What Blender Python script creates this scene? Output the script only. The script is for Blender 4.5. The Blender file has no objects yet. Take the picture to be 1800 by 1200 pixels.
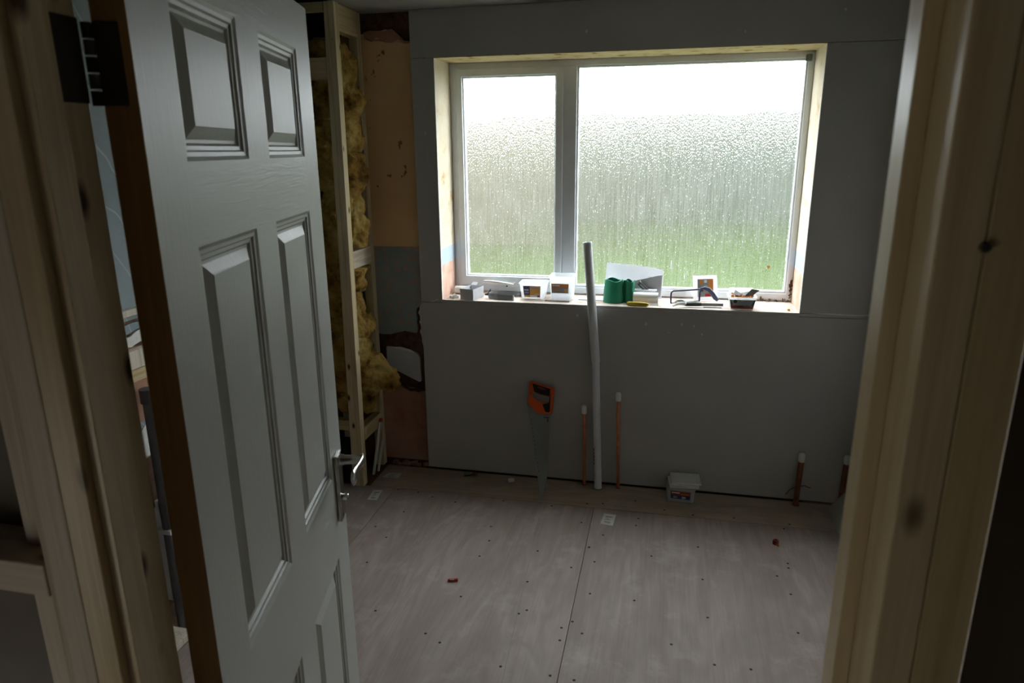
import bpy, bmesh, math, random
from mathutils import Vector, Matrix, noise as mnoise

random.seed(7)
S = bpy.context.scene
COL = S.collection

# ------------------------------------------------------------------ camera, sky, light, exposure
def camera():
    yaw, pitch, roll = 0.2180, 0.2699, -0.0090
    cd = bpy.data.cameras.new('camera'); co = bpy.data.objects.new('camera', cd); COL.objects.link(co)
    cy, sy, cp, sp = math.cos(yaw), math.sin(yaw), math.cos(pitch), math.sin(pitch)
    f = Vector((-sy*cp, cy*cp, -sp)); r = Vector((cy, sy, 0)); u = r.cross(f)
    c, s = math.cos(roll), math.sin(roll)
    r2, u2 = c*r + s*u, -s*r + c*u
    m = Matrix((r2, u2, -f)).transposed().to_4x4()
    m.translation = Vector((0, 0, 1.75))
    co.matrix_world = m
    cd.sensor_width = 36; cd.lens = 36*1220.5/1800
    cd.clip_start = 0.02; cd.clip_end = 300
    cd.dof.use_dof = True; cd.dof.focus_distance = 3.5; cd.dof.aperture_fstop = 9.0
    S.camera = co
camera()

w = bpy.data.worlds.new('overcast_sky'); S.world = w; w.use_nodes = True
bg = w.node_tree.nodes['Background']
bg.inputs['Color'].default_value = (0.90, 0.96, 1.0, 1); bg.inputs['Strength'].default_value = 1.0

def portal(name, loc, sx, sy, rot):
    l = bpy.data.lights.new(name, 'AREA'); l.shape = 'RECTANGLE'; l.size = sx; l.size_y = sy
    l.cycles.is_portal = True
    o = bpy.data.objects.new(name, l); COL.objects.link(o); o.location = loc; o.rotation_euler = rot
portal('window_portal', (-0.25, 3.80, 1.58), 1.75, 1.15, (-math.pi/2, 0, 0))      # window of the room
portal('hall_portal', (-1.44, -0.75, 0.775), 0.75, 0.8, (0, -math.pi/2, 0))           # unseen opening added in the hall side, sized to light the door frame

S.view_settings.view_transform = 'Standard'; S.view_settings.look = 'None'
S.view_settings.gamma = 1.0; S.view_settings.use_curve_mapping = False
S.view_settings.exposure = 3.4

# ------------------------------------------------------------------ materials
MATS = {}
def srgb(r, g, b):
    def c(v):
        v /= 255.0
        return v/12.92 if v <= 0.04045 else ((v+0.055)/1.055)**2.4
    return (c(r), c(g), c(b), 1)

class NT:
    """small wrapper round a node tree"""
    def __init__(self, name):
        self.m = bpy.data.materials.new(name); self.m.use_nodes = True
        self.t = self.m.node_tree; self.p = self.t.nodes['Principled BSDF']; self.out = self.t.nodes['Material Output']
    def n(self, typ, **kw):
        nd = self.t.nodes.new(typ)
        for k, v in kw.items():
            if k.startswith('i_'): nd.inputs[k[2:].replace('_', ' ')].default_value = v
            else: setattr(nd, k, v)
        return nd
    def l(self, a, b): self.t.links.new(a, b)
    def coords(self, scale=(1, 1, 1), rnd=True, kind='Object'):
        tc = self.n('ShaderNodeTexCoord'); mp = self.n('ShaderNodeMapping'); mp.inputs['Scale'].default_value = scale
        if rnd:
            oi = self.n('ShaderNodeObjectInfo'); mu = self.n('ShaderNodeVectorMath', operation='SCALE')
            mu.inputs[0].default_value = (7.3, 5.1, 9.7); self.l(oi.outputs['Random'], mu.inputs['Scale'])
            ad = self.n('ShaderNodeVectorMath', operation='ADD')
            self.l(tc.outputs[kind], ad.inputs[0]); self.l(mu.outputs[0], ad.inputs[1]); self.l(ad.outputs[0], mp.inputs['Vector'])
        else: self.l(tc.outputs[kind], mp.inputs['Vector'])
        return mp.outputs[0]
    def noise(self, vec, scale, detail=4, rough=.55, dist=0.0):
        nd = self.n('ShaderNodeTexNoise'); self.l(vec, nd.inputs['Vector'])
        nd.inputs['Scale'].default_value = scale; nd.inputs['Detail'].default_value = detail
        nd.inputs['Roughness'].default_value = rough; nd.inputs['Distortion'].default_value = dist
        return nd.outputs['Fac']
    def ramp(self, fac, stops, interp='LINEAR'):
        r = self.n('ShaderNodeValToRGB'); r.color_ramp.interpolation = interp
        e = r.color_ramp.elements
        while len(e) < len(stops): e.new(0.5)
        for i, (p, c) in enumerate(stops):
            e[i].position = p; e[i].color = c if len(c) == 4 else (*c, 1)
        self.l(fac, r.inputs['Fac']); return r.outputs['Color']
    def mix(self, fac, a, b, mode='MIX'):
        mx = self.n('ShaderNodeMix', data_type='RGBA', blend_type=mode)
        if isinstance(fac, (int, float)): mx.inputs[0].default_value = fac
        else: self.l(fac, mx.inputs[0])
        for v, k in ((a, 6), (b, 7)):
            if isinstance(v, tuple): mx.inputs[k].default_value = v
            else: self.l(v, mx.inputs[k])
        return mx.outputs[2]
    def bump(self, h, strength=.3, dist=.002):
        b = self.n('ShaderNodeBump'); b.inputs['Strength'].default_value = strength; b.inputs['Distance'].default_value = dist
        self.l(h, b.inputs['Height']); self.l(b.outputs[0], self.p.inputs['Normal'])
    def fin(self, color=None, rough=.6, metal=0, spec=.5):
        if color is not None:
            if isinstance(color, tuple): self.p.inputs['Base Color'].default_value = color
            else: self.l(color, self.p.inputs['Base Color'])
        self.p.inputs['Roughness'].default_value = rough; self.p.inputs['Metallic'].default_value = metal
        self.p.inputs['Specular IOR Level'].default_value = spec
        return self.m

def plain(name, col, rough=.5, metal=0, spec=.5, var=.12, vs=18, bump=0):
    if name in MATS: return MATS[name]
    t = NT(name); v = t.coords(); f = t.noise(v, vs, 5)
    c = srgb(*col); d = tuple(x*(1-var) for x in c[:3])+(1,); e = tuple(min(1, x*(1+var)) for x in c[:3])+(1,)
    colr = t.ramp(f, [(.3, d), (.7, e)])
    if bump: t.bump(f, bump, .002)
    MATS[name] = t.fin(colr, rough, metal, spec); return MATS[name]

def wood(name, light, dark, axis='Z', knots=True, rough=.55, contrast=1.0, spec=.4):
    if name in MATS: return MATS[name]
    t = NT(name)
    a = 'XYZ'.index(axis)
    s = [22, 22, 22]; s[a] = 0.9
    v = t.coords(tuple(s)); f = t.noise(v, 1.6, 6, .6, .6)
    s2 = [70, 70, 70]; s2[a] = 2.5
    f2 = t.noise(t.coords(tuple(s2)), 3, 3)
    L, Dk = srgb(*light), srgb(*dark)
    c = t.ramp(f, [(.33, Dk), (.5, L), (.68, tuple(x*.9 for x in L[:3])+(1,))])
    fine = t.ramp(f2, [(.3, (.86, .84, .8, 1)), (.65, (1, 1, 1, 1))])
    c = t.mix(.7*contrast, c, fine, 'MULTIPLY')
    if knots:
        s3 = [19, 19, 19]; s3[a] = 9
        vo = t.n('ShaderNodeTexVoronoi', feature='F1'); vo.inputs['Scale'].default_value = 1.0
        t.l(t.coords(tuple(s3)), vo.inputs['Vector'])
        sep = t.n('ShaderNodeSeparateColor'); t.l(vo.outputs['Color'], sep.inputs[0])
        gt = t.n('ShaderNodeMath', operation='GREATER_THAN'); gt.inputs[1].default_value = .55; t.l(sep.outputs[0], gt.inputs[0])
        k = t.ramp(vo.outputs['Distance'], [(.08, (1, 1, 1, 1)), (.20, (0, 0, 0, 1))])
        mu = t.n('ShaderNodeMath', operation='MULTIPLY'); t.l(k, mu.inputs[0]); t.l(gt.outputs[0], mu.inputs[1])
        c = t.mix(mu.outputs[0], c, srgb(78, 50, 30))
    t.bump(f2, .15, .001)
    MATS[name] = t.fin(c, rough, 0, spec); return MATS[name]

def plywood(name, axis, light, dark):
    t = NT(name)
    s = [1.0, 1.0, 1.0]; a = 'XYZ'.index(axis); s[a] = .22
    v = t.coords(tuple(s))
    big = t.noise(v, 3.2, 3, .5, 1.4)
    mu = t.n('ShaderNodeMath', operation='MULTIPLY'); mu.inputs[1].default_value = 46; t.l(big, mu.inputs[0])
    sn = t.n('ShaderNodeMath', operation='SINE'); t.l(mu.outputs[0], sn.inputs[0])
    s2 = [90, 90, 90]; s2[a] = 3
    fine = t.noise(t.coords(tuple(s2)), 1.5, 4)
    L, Dk = srgb(*light), srgb(*dark)
    mr = t.n('ShaderNodeMapRange'); mr.inputs[1].default_value = -1; t.l(sn.outputs[0], mr.inputs[0])
    c1 = t.mix(mr.outputs[0], L, tuple(x*.86 for x in L[:3])+(1,))
    c2 = t.mix(t.ramp(t.noise(v, 5, 4, .6, .5), [(.40, (0, 0, 0, 1)), (.68, (.7, .7, .7, 1))]), c1, Dk)
    c3 = t.mix(.55, c2, t.ramp(fine, [(.3, (.80, .79, .78, 1)), (.6, (1, 1, 1, 1))]), 'MULTIPLY')
    # chalky plaster dust trodden in
    dust = t.ramp(t.noise(t.coords((1, 1, 1)), 6, 6, .7), [(.55, (0, 0, 0, 1)), (.75, (.35, .35, .35, 1))])
    c4 = t.mix(dust, c3, srgb(205, 200, 196))
    t.bump(fine, .1, .001)
    return t.fin(c4, .62, 0, .3)

# timber
M_PINE_Z = wood('pine_upright', (206, 186, 142), (178, 152, 108), 'Z')
M_PINE_X = wood('pine_crosswise', (206, 186, 142), (178, 152, 108), 'X')
M_PINE_Y = wood('pine_lengthwise', (206, 186, 142), (178, 152, 108), 'Y')
M_LIN = wood('planed_pine', (222, 203, 164), (196, 173, 130), 'Z', rough=.36, spec=.6)
M_SAWN = wood('sawn_pine_pale', (222, 212, 194), (190, 174, 150), 'Z')
M_FRAME = wood('frame_pine', (218, 202, 164), (190, 170, 128), 'Z')
M_SAWN_X = wood('sawn_pine_pale_crosswise', (222, 212, 194), (190, 174, 150), 'X')
M_OLD = wood('old_timber', (120, 92, 62), (70, 50, 34), 'Y')
M_LIP = wood('door_edge_timber', (168, 128, 70), (146, 108, 56), 'Z', knots=False)
M_PLY = plywood('plywood_sheet', 'Y', (172, 158, 151), (142, 126, 118))
M_PLYX = plywood('plywood_strip', 'X', (180, 163, 148), (156, 137, 121))

def board_mat():
    t = NT('grey_plasterboard'); v = t.coords((1, 1, 1), False)
    f = t.noise(v, 3, 4); f2 = t.noise(v, 320, 2)
    c = t.ramp(f, [(.3, srgb(178, 176, 172)), (.7, srgb(184, 182, 178))])
    s = t.noise(t.coords((3, 3, 14), False), 2.2, 5, .75)
    c = t.mix(t.ramp(s, [(.70, (0, 0, 0, 1)), (.78, (.4, .4, .4, 1))]), c, srgb(200, 198, 194))
    t.bump(f2, .05, .0005)
    return t.fin(c, .75, 0, .25)
M_BOARD = board_mat()
M_BOARDB = plain('plasterboard_back_paper', (128, 120, 112), .85, var=.06)
M_GYP = plain('white_gypsum_edge', (225, 222, 215), .85, var=.08, vs=60)
M_FILL = plain('dried_filler', (212, 210, 206), .85, var=.1, vs=40)
M_CEIL = plain('ceiling_board', (150, 146, 140), .8, var=.05)
M_DARKV = plain('dark_cavity', (40, 32, 26), .9, var=.3, vs=9)
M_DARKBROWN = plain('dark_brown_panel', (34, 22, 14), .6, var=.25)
M_HALL = plain('hall_wall_paint', (120, 112, 98), .8)
M_BRICK = plain('old_brown_masonry', (92, 66, 46), .95, var=.45, vs=34, bump=.6)

def plaster_mat():
    t = NT('old_yellow_plaster'); v = t.coords((1, 1, 1), False)
    c = t.ramp(t.noise(v, 2.4, 4), [(.3, srgb(218, 178, 128)), (.7, srgb(230, 194, 144))])
    sp = t.noise(t.coords((1, 1, .8), False), 24, 3, .5)
    c = t.mix(t.ramp(sp, [(.68, (0, 0, 0, 1)), (.72, (.8, .8, .8, 1))]), c, srgb(120, 78, 50))
    t.bump(t.noise(v, 30, 5), .2, .003)
    return t.fin(c, .85, 0, .2)
M_PLASTER = plaster_mat()
def pinkplaster():
    t = NT('bare_pink_plaster'); v = t.coords((1, 1, 1), False)
    c = t.ramp(t.noise(v, 5, 6, .65), [(.3, srgb(150, 104, 82)), (.55, srgb(172, 130, 108)), (.75, srgb(160, 138, 122))])
    t.bump(t.noise(v, 40, 5), .25, .003)
    return t.fin(c, .9, 0, .2)
M_PINK = pinkplaster()
def wallpaper(dots=True):
    t = NT('blue_dotted_paper' if dots else 'blue_wall_paint'); v = t.coords((1, 1, 1), False)
    c = t.ramp(t.noise(v, 4, 5, .6), [(.3, srgb(134, 146, 150)), (.7, srgb(156, 166, 168))])
    if dots:
        vo = t.n('ShaderNodeTexVoronoi', feature='F1'); vo.inputs['Scale'].default_value = 17; vo.inputs['Randomness'].default_value = .45
        t.l(t.coords((1, .02, 1), False), vo.inputs['Vector'])
        c = t.mix(t.ramp(vo.outputs['Distance'], [(.26, (.75, .75, .75, 1)), (.36, (0, 0, 0, 1))]), c, srgb(178, 148, 130))
    else:
        wv = t.n('ShaderNodeTexWave', wave_type='RINGS'); wv.inputs['Scale'].default_value = 3.2; wv.inputs['Distortion'].default_value = 9
        wv.inputs['Detail'].default_value = 1.5
        t.l(t.coords((1, 1, 1), False), wv.inputs['Vector'])
        c = t.mix(t.ramp(wv.outputs['Fac'], [(.985, (0, 0, 0, 1)), (1, (.5, .5, .5, 1))]), c, srgb(200, 205, 208))
    t.bump(t.noise(v, 60, 3), .12, .002)
    return t.fin(c, .7, 0, .3)
M_BLUE = wallpaper(True); M_BLUEP = wallpaper(False)

def reveal_mat():
    """cream paint, with the tide lines of old blue paper and pink plaster low down"""
    t = NT('window_reveal_plaster'); tc = t.n('ShaderNodeTexCoord'); sx = t.n('ShaderNodeSeparateXYZ')
    t.l(tc.outputs['Object'], sx.inputs[0])
    v = t.coords((1, 1, 1), False)
    cream = t.ramp(t.noise(v, 9, 6, .65), [(.30, srgb(200, 166, 116)), (.42, srgb(226, 210, 184)), (.75, srgb(236, 226, 210))])
    blue = srgb(186, 200, 212); pink = t.ramp(t.noise(v, 14, 5), [(.3, srgb(206, 162, 140)), (.7, srgb(226, 196, 178))])
    r1 = t.ramp(sx.outputs['Z'], [(0, (0, 0, 0, 1)), (1, (1, 1, 1, 1))])
    def step(z):
        g = t.n('ShaderNodeMath', operation='GREATER_THAN'); g.inputs[1].default_value = z; t.l(sx.outputs['Z'], g.inputs[0]); return g.outputs[0]
    c = t.mix(step(1.165), pink, blue); c = t.mix(step(1.25), c, cream)
    t.bump(t.noise(v, 60, 5), .3, .002)
    return t.fin(c, .8, 0, .25)
M_REVEAL = reveal_mat()
def head_mat():
    t = NT('window_head_plaster'); v = t.coords((1, 1, 1), False)
    c = t.ramp(t.noise(v, 12, 6, .65), [(.33, srgb(150, 108, 66)), (.43, srgb(214, 190, 146)), (.75, srgb(230, 214, 184))])
    return t.fin(c, .8, 0, .25)
M_HEAD = head_mat()
def sill_mat():
    t = NT('dusty_plaster_sill'); v = t.coords((1, 1, 1), False)
    c = t.ramp(t.noise(v, 16, 6, .7), [(.34, srgb(172, 140, 120)), (.50, srgb(206, 192, 182)), (.7, srgb(222, 214, 207))])
    t.bump(t.noise(v, 70, 5), .3, .002)
    return t.fin(c, .85, 0, .25)
M_SILL = sill_mat()
M_UPVC = plain('white_upvc', (226, 231, 236), .32, var=.03)
M_GASKET = plain('black_gasket', (60, 62, 64), .6)

def door_white(name, axis):
    t = NT(name); a = 'XYZ'.index(axis)
    s = [46, 46, 46]; s[a] = 3.4
    f = t.noise(t.coords(tuple(s), False), 2.2, 3, .5, 1.6)
    t.bump(f, .36, .0012)
    return t.fin(srgb(174, 175, 169), .42, 0, .5)
M_DOORV = door_white('white_woodgrain_upright', 'Z'); M_DOORH = door_white('white_woodgrain_crosswise', 'X')
M_NICKEL = plain('satin_nickel', (190, 188, 184), .24, 1, var=.05)
M_HINGE = plain('dark_steel', (70, 64, 56), .45, .8, var=.15)
M_HINGEPIN = plain('bright_steel', (120, 116, 110), .35, .9, var=.1)

def glass_mat():
    """rain-wet obscured glass: part sees straight through, part is bent by the rippled face"""
    t = NT('obscured_wet_glass'); nt = t.t; nt.nodes.remove(t.p)
    v1 = t.coords((1, 1, .035), False); v2 = t.coords((1, 1, .45), False)
    f1 = t.noise(v1, 250, 3, .6, .3)
    vo = t.n('ShaderNodeTexVoronoi', feature='SMOOTH_F1'); vo.inputs['Scale'].default_value = 230
    t.l(v2, vo.inputs['Vector'])
    ad = t.n('ShaderNodeMath', operation='ADD'); t.l(f1, ad.inputs[0]); vs = t.n('ShaderNodeMath', operation='MULTIPLY'); vs.inputs[1].default_value = .5
    t.l(vo.outputs['Distance'], vs.inputs[0]); t.l(vs.outputs[0], ad.inputs[1])
    b = t.n('ShaderNodeBump'); b.inputs['Strength'].default_value = 1.0; b.inputs['Distance'].default_value = .0068
    t.l(ad.outputs[0], b.inputs['Height'])
    rf = t.n('ShaderNodeBsdfRefraction'); rf.inputs['IOR'].default_value = 1.35; rf.inputs['Roughness'].default_value = .15
    rf.inputs['Color'].default_value = (.97, .98, .97, 1)
    t.l(b.outputs[0], rf.inputs['Normal'])
    tr = t.n('ShaderNodeBsdfTransparent'); tr.inputs['Color'].default_value = (.95, .96, .95, 1)
    tl = t.n('ShaderNodeBsdfTranslucent'); tl.inputs['Color'].default_value = (.95, .96, .95, 1)
    gl = t.n('ShaderNodeBsdfGlossy'); gl.inputs['Roughness'].default_value = .1; t.l(b.outputs[0], gl.inputs['Normal'])
    m1 = t.n('ShaderNodeMixShader'); m1.inputs[0].default_value = .84; t.l(tr.outputs[0], m1.inputs[1]); t.l(rf.outputs[0], m1.inputs[2])
    m2 = t.n('ShaderNodeMixShader'); 
    # misted runs and drops: streaks of haze down the pane
    st = t.noise(t.coords((1, 1, .035), False), 190, 4, .65)
    hz = t.ramp(st, [(.36, (.004,)*3), (.68, (.062,)*3)])
    v3 = t.n('ShaderNodeTexVoronoi', feature='F1'); v3.inputs['Scale'].default_value = 75; t.l(t.coords((1, 1, .6), False), v3.inputs['Vector'])
    dp = t.ramp(v3.outputs['Distance'], [(.10, (.16,)*3), (.20, (0, 0, 0))])
    am = t.n('ShaderNodeMath', operation='ADD'); t.l(hz, am.inputs[0]); t.l(dp, am.inputs[1])
    t.l(am.outputs[0], m2.inputs[0]); t.l(m1.outputs[0], m2.inputs[1]); t.l(tl.outputs[0], m2.inputs[2])
    m3 = t.n('ShaderNodeMixShader'); m3.inputs[0].default_value = .04; t.l(m2.outputs[0], m3.inputs[1]); t.l(gl.outputs[0], m3.inputs[2])
    t.l(m3.outputs[0], t.out.inputs['Surface'])
    return t.m
M_GLASS = glass_mat()
def clear_mat(name='clear_glass', col=(.97, .98, .98, 1)):
    t = NT(name); t.t.nodes.remove(t.p)
    tr = t.n('ShaderNodeBsdfTransparent'); tr.inputs['Color'].default_value = col
    t.l(tr.outputs[0], t.out.inputs['Surface']); return t.m
M_CLEAR = clear_mat()
def milky(name, col=(.93, .95, .96, 1), trans=.5):
    t = NT(name)
    p = t.p; p.inputs['Base Color'].default_value = col; p.inputs['Roughness'].default_value = .3
    tl = t.n('ShaderNodeBsdfTranslucent'); tl.inputs['Color'].default_value = col
    tr = t.n('ShaderNodeBsdfTransparent'); tr.inputs['Color'].default_value = (.96, .97, .98, 1)
    a = t.n('ShaderNodeMixShader'); a.inputs[0].default_value = .45; t.l(p.outputs[0], a.inputs[1]); t.l(tl.outputs[0], a.inputs[2])
    b = t.n('ShaderNodeMixShader'); b.inputs[0].default_value = trans; t.l(a.outputs[0], b.inputs[1]); t.l(tr.outputs[0], b.inputs[2])
    t.l(b.outputs[0], t.out.inputs['Surface']); return t.m
M_TUB = milky('milky_clear_plastic'); M_TUBD = milky('cloudy_clear_plastic', (.8, .82, .82, 1), .45)
def paper_mat():
    t = NT('thin_white_paper'); p = t.p; p.inputs['Base Color'].default_value = srgb(228, 228, 232); p.inputs['Roughness'].default_value = .8
    tl = t.n('ShaderNodeBsdfTranslucent'); tl.inputs['Color'].default_value = srgb(235, 235, 238)
    a = t.n('ShaderNodeMixShader'); a.inputs[0].default_value = .4; t.l(p.outputs[0], a.inputs[1]); t.l(tl.outputs[0], a.inputs[2])
    t.l(a.outputs[0], t.out.inputs['Surface']); return t.m
M_PAPER = paper_mat()
M_LID = milky('translucent_lid_plastic', (.95, .96, .96, 1), .08)
M_COPPER = plain('copper_tube', (206, 134, 90), .3, .9, var=.25, vs=30)
M_COPPERD = plain('dull_copper_tube', (140, 88, 60), .5, .5, var=.25, vs=30)
M_WHITEP = plain('white_plastic', (222, 222, 218), .4, var=.04)
M_GREYP = plain('white_waste_pipe', (214, 218, 222), .38, var=.03)
M_DGREY = plain('grey_plastic', (120, 124, 128), .5, var=.06)
M_MGREY = plain('mid_grey_pipe_plastic', (96, 97, 100), .5, var=.06)
M_BLACK = plain('black_rubber', (28, 28, 30), .55, var=.2)
M_ORANGE = plain('orange_plastic', (214, 84, 22), .42, var=.05)
M_STEEL = plain('saw_steel', (150, 152, 150), .38, .75, var=.08, vs=8)
M_GREEN = plain('green_plastic', (14, 132, 98), .4, var=.08)
M_YELLOW = plain('yellow_plastic', (196, 164, 46), .45, var=.1)
M_BLUEGREY = plain('blue_grey_paint', (58, 66, 92), .4, .2, var=.1)
M_CARD = plain('grey_card', (196, 196, 200), .8, var=.04)
M_CARDD = plain('dark_grey_card', (112, 112, 104), .8, var=.06)
M_LABO = plain('orange_label', (206, 126, 50), .6, var=.1)
M_LABY = plain('yellow_label', (214, 160, 66), .6, var=.12)
M_LABB = plain('navy_label', (66, 66, 110), .6, var=.1)
M_LABG = plain('grey_label', (150, 150, 152), .6, var=.1)
M_LABD = plain('charcoal_label', (66, 72, 78), .6, var=.1)
M_LABR = plain('red_label', (160, 62, 44), .6, var=.1)
M_WHITE = plain('white_print', (232, 232, 230), .7, var=.03)
M_RED = plain('red_plastic', (190, 48, 36), .5, var=.1)
M_DRED = plain('dark_red_plastic', (150, 50, 34), .5, var=.2)
M_RUST = plain('orange_wall_plugs', (190, 120, 44), .6, var=.4, vs=90)
M_STRING = plain('maroon_cord', (120, 50, 50), .8)
M_SCREW = plain('screw_hole', (44, 36, 32), .6, .3)
M_PRINT = plain('grey_print', (130, 132, 140), .8)
M_LABP = plain('floor_label_paper', (206, 206, 204), .75, var=.06)
def grass():
    t = NT('lawn_grass'); v = t.coords((1, 1, 1), False)
    c = t.ramp(t.noise(v, .6, 5, .6), [(.3, srgb(45, 58, 21)), (.7, srgb(52, 65, 25))])
    return t.fin(c, .9, 0, .1)
M_GRASS = grass()
M_HEDGE = plain('beech_hedge_leaf', (86, 80, 66), .9, var=.2, vs=3)
M_TREE = plain('dull_green_leaf', (70, 74, 64), .9, var=.25, vs=2)

def wool():
    t = NT('yellow_mineral_wool'); v = t.coords((1, 1, 1), False)
    f = t.noise(v, 7, 5, .65); f2 = t.noise(v, 60, 4, .7)
    c = t.ramp(f, [(.30, srgb(70, 48, 24)), (.43, srgb(158, 124, 62)), (.57, srgb(188, 160, 92)), (.75, srgb(186, 168, 114))])  # darkest stop paints the shade of the creases into the wool
    c = t.mix(.5, c, t.ramp(f2, [(.3, (.7, .66, .6, 1)), (.6, (1, 1, 1, 1))]), 'MULTIPLY')
    t.bump(f2, .6, .01)
    return t.fin(c, .95, 0, .1)
M_WOOL = wool()

# ------------------------------------------------------------------ mesh helpers
class MB:
    def __init__(self): self.bm = bmesh.new(); self.M = Matrix.Identity(4)
    def _v(self, p): return self.bm.verts.new(self.M @ Vector(p))
    def box(self, a, b, mi=0):
        x0, y0, z0 = a; x1, y1, z1 = b
        v = [self._v(p) for p in ((x0,y0,z0),(x1,y0,z0),(x1,y1,z0),(x0,y1,z0),(x0,y0,z1),(x1,y0,z1),(x1,y1,z1),(x0,y1,z1))]
        for f in ((0,3,2,1),(4,5,6,7),(0,1,5,4),(1,2,6,5),(2,3,7,6),(3,0,4,7)):
            self.bm.faces.new([v[i] for i in f]).material_index = mi
        return v
    def hexa(self, pts, mi=0):
        v = [self._v(p) for p in pts]
        for f in ((0,3,2,1),(4,5,6,7),(0,1,5,4),(1,2,6,5),(2,3,7,6),(3,0,4,7)):
            self.bm.faces.new([v[i] for i in f]).material_index = mi
    def prism(self, pts, vec, mi=0):
        """polygon of 3-D points pushed along vec"""
        vec = Vector(vec); a = [self._v(p) for p in pts]; b = [self._v(Vector(p)+vec) for p in pts]
        n = len(pts)
        self.bm.faces.new(a).material_index = mi; self.bm.faces.new(list(reversed(b))).material_index = mi
        for i in range(n):
            self.bm.faces.new([a[i], b[i], b[(i+1) % n], a[(i+1) % n]]).material_index = mi
    def tube(self, pts, r, seg=16, cap=True, flat=None):
        """tube through points; r one radius or one per point; flat=(w,h) scales the ring"""
        pts = [Vector(p) for p in pts]; n = len(pts)
        rs = r if isinstance(r, (list, tuple)) else [r]*n
        rings = []; prev = None
        for i, p in enumerate(pts):
            d = (pts[min(i+1, n-1)]-pts[max(i-1, 0)]).normalized()
            if prev is None:
                up = Vector((0, 0, 1)) if abs(d.z) < .9 else Vector((0, 1, 0))
                s = d.cross(up).normalized()
            else: s = (prev - d*prev.dot(d)).normalized()
            prev = s; t = s.cross(d)
            fx, fy = (flat if flat else (1, 1))
            rings.append([self._v(p + s*rs[i]*fx*math.cos(2*math.pi*k/seg) + t*rs[i]*fy*math.sin(2*math.pi*k/seg)) for k in range(seg)])
        for i in range(n-1):
            for k in range(seg):
                self.bm.faces.new([rings[i][k], rings[i][(k+1) % seg], rings[i+1][(k+1) % seg], rings[i+1][k]])
        if cap:
            self.bm.faces.new(rings[0]); self.bm.faces.new(list(reversed(rings[-1])))
    def lathe(self, prof, o=(0, 0, 0), seg=24, axis='Z'):
        """closed or open profile of (radius, height)"""
        o = Vector(o); rings = []
        for r, h in prof:
            ring = []
            for k in range(seg):
                c, s = math.cos(2*math.pi*k/seg), math.sin(2*math.pi*k/seg)
                q = {'Z': (r*c, r*s, h), 'X': (h, r*c, r*s), 'Y': (r*c, h, r*s)}[axis]
                ring.append(self._v(o+Vector(q)))
            rings.append(ring)
        for a, b in zip(rings, rings[1:]):
            for k in range(seg): self.bm.faces.new([a[k], a[(k+1) % seg], b[(k+1) % seg], b[k]])
        for ring in (rings[0], rings[-1]):
            if (ring[0].co-ring[seg//2].co).length > 1e-5: self.bm.faces.new(ring)
    def build(self, name, mat, parent=None, smooth=False, bevel=0, seg=2, weld=True):
        bm = self.bm
        if weld: bmesh.ops.remove_doubles(bm, verts=bm.verts, dist=1e-6)
        bmesh.ops.recalc_face_normals(bm, faces=bm.faces)
        me = bpy.data.meshes.new(name)
        if parent is not None:
            bm.transform(Matrix.Translation(-WLOC[parent.name]))
        bm.to_mesh(me); bm.free()
        for m in (mat if isinstance(mat, (list, tuple)) else [mat]): me.materials.append(m)
        o = bpy.data.objects.new(name, me); COL.objects.link(o)
        if smooth:
            for p in me.polygons: p.use_smooth = True
            me.set_sharp_from_angle(angle=math.radians(35))
        if bevel:
            b = o.modifiers.new('bevel', 'BEVEL'); b.width = bevel; b.segments = seg; b.limit_method = 'ANGLE'
            b.angle_limit = math.radians(40)
        WLOC[o.name] = WLOC[parent.name].copy() if parent is not None else Vector((0, 0, 0))
        if parent is not None: o.parent = parent
        return o
WLOC = {}
def tag(o, label=None, cat=None, group=None, kind=None):
    if label: o['label'] = label
    if cat: o['category'] = cat
    if group: o['group'] = group
    if kind: o['kind'] = kind
    return o
def thing(name, label, cat, loc=(0, 0, 0), group=None, kind=None):
    o = bpy.data.objects.new(name, None); COL.objects.link(o); o.location = loc; o.empty_display_size = .05
    WLOC[o.name] = Vector(loc)
    return tag(o, label, cat, group, kind)
def struct(name, label, loc=(0, 0, 0), cat='room'): return thing(name, label, cat, loc, kind='structure')
def box(name, mat, parent, a, b, bevel=.0015):
    m = MB(); m.box(a, b); return m.build(name, mat, parent, bevel=bevel)
def copy_tree(o, parent=None):
    c = o.copy(); COL.objects.link(c); c.parent = parent; WLOC[c.name] = WLOC[o.name].copy()
    for ch in list(o.children): copy_tree(ch, c)
    return c

# ------------------------------------------------------------------ the setting
D = 3.4454            # face of the new grey boards on the back wall
RX, LX = 0.970, -1.78 # right and left walls
CZ = 2.40
WX0, WX1, WZ0, WZ1 = -1.1405, 0.6432, 0.985, 2.1812   # window opening
WB0, WB1 = -1.30, 0.90

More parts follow.
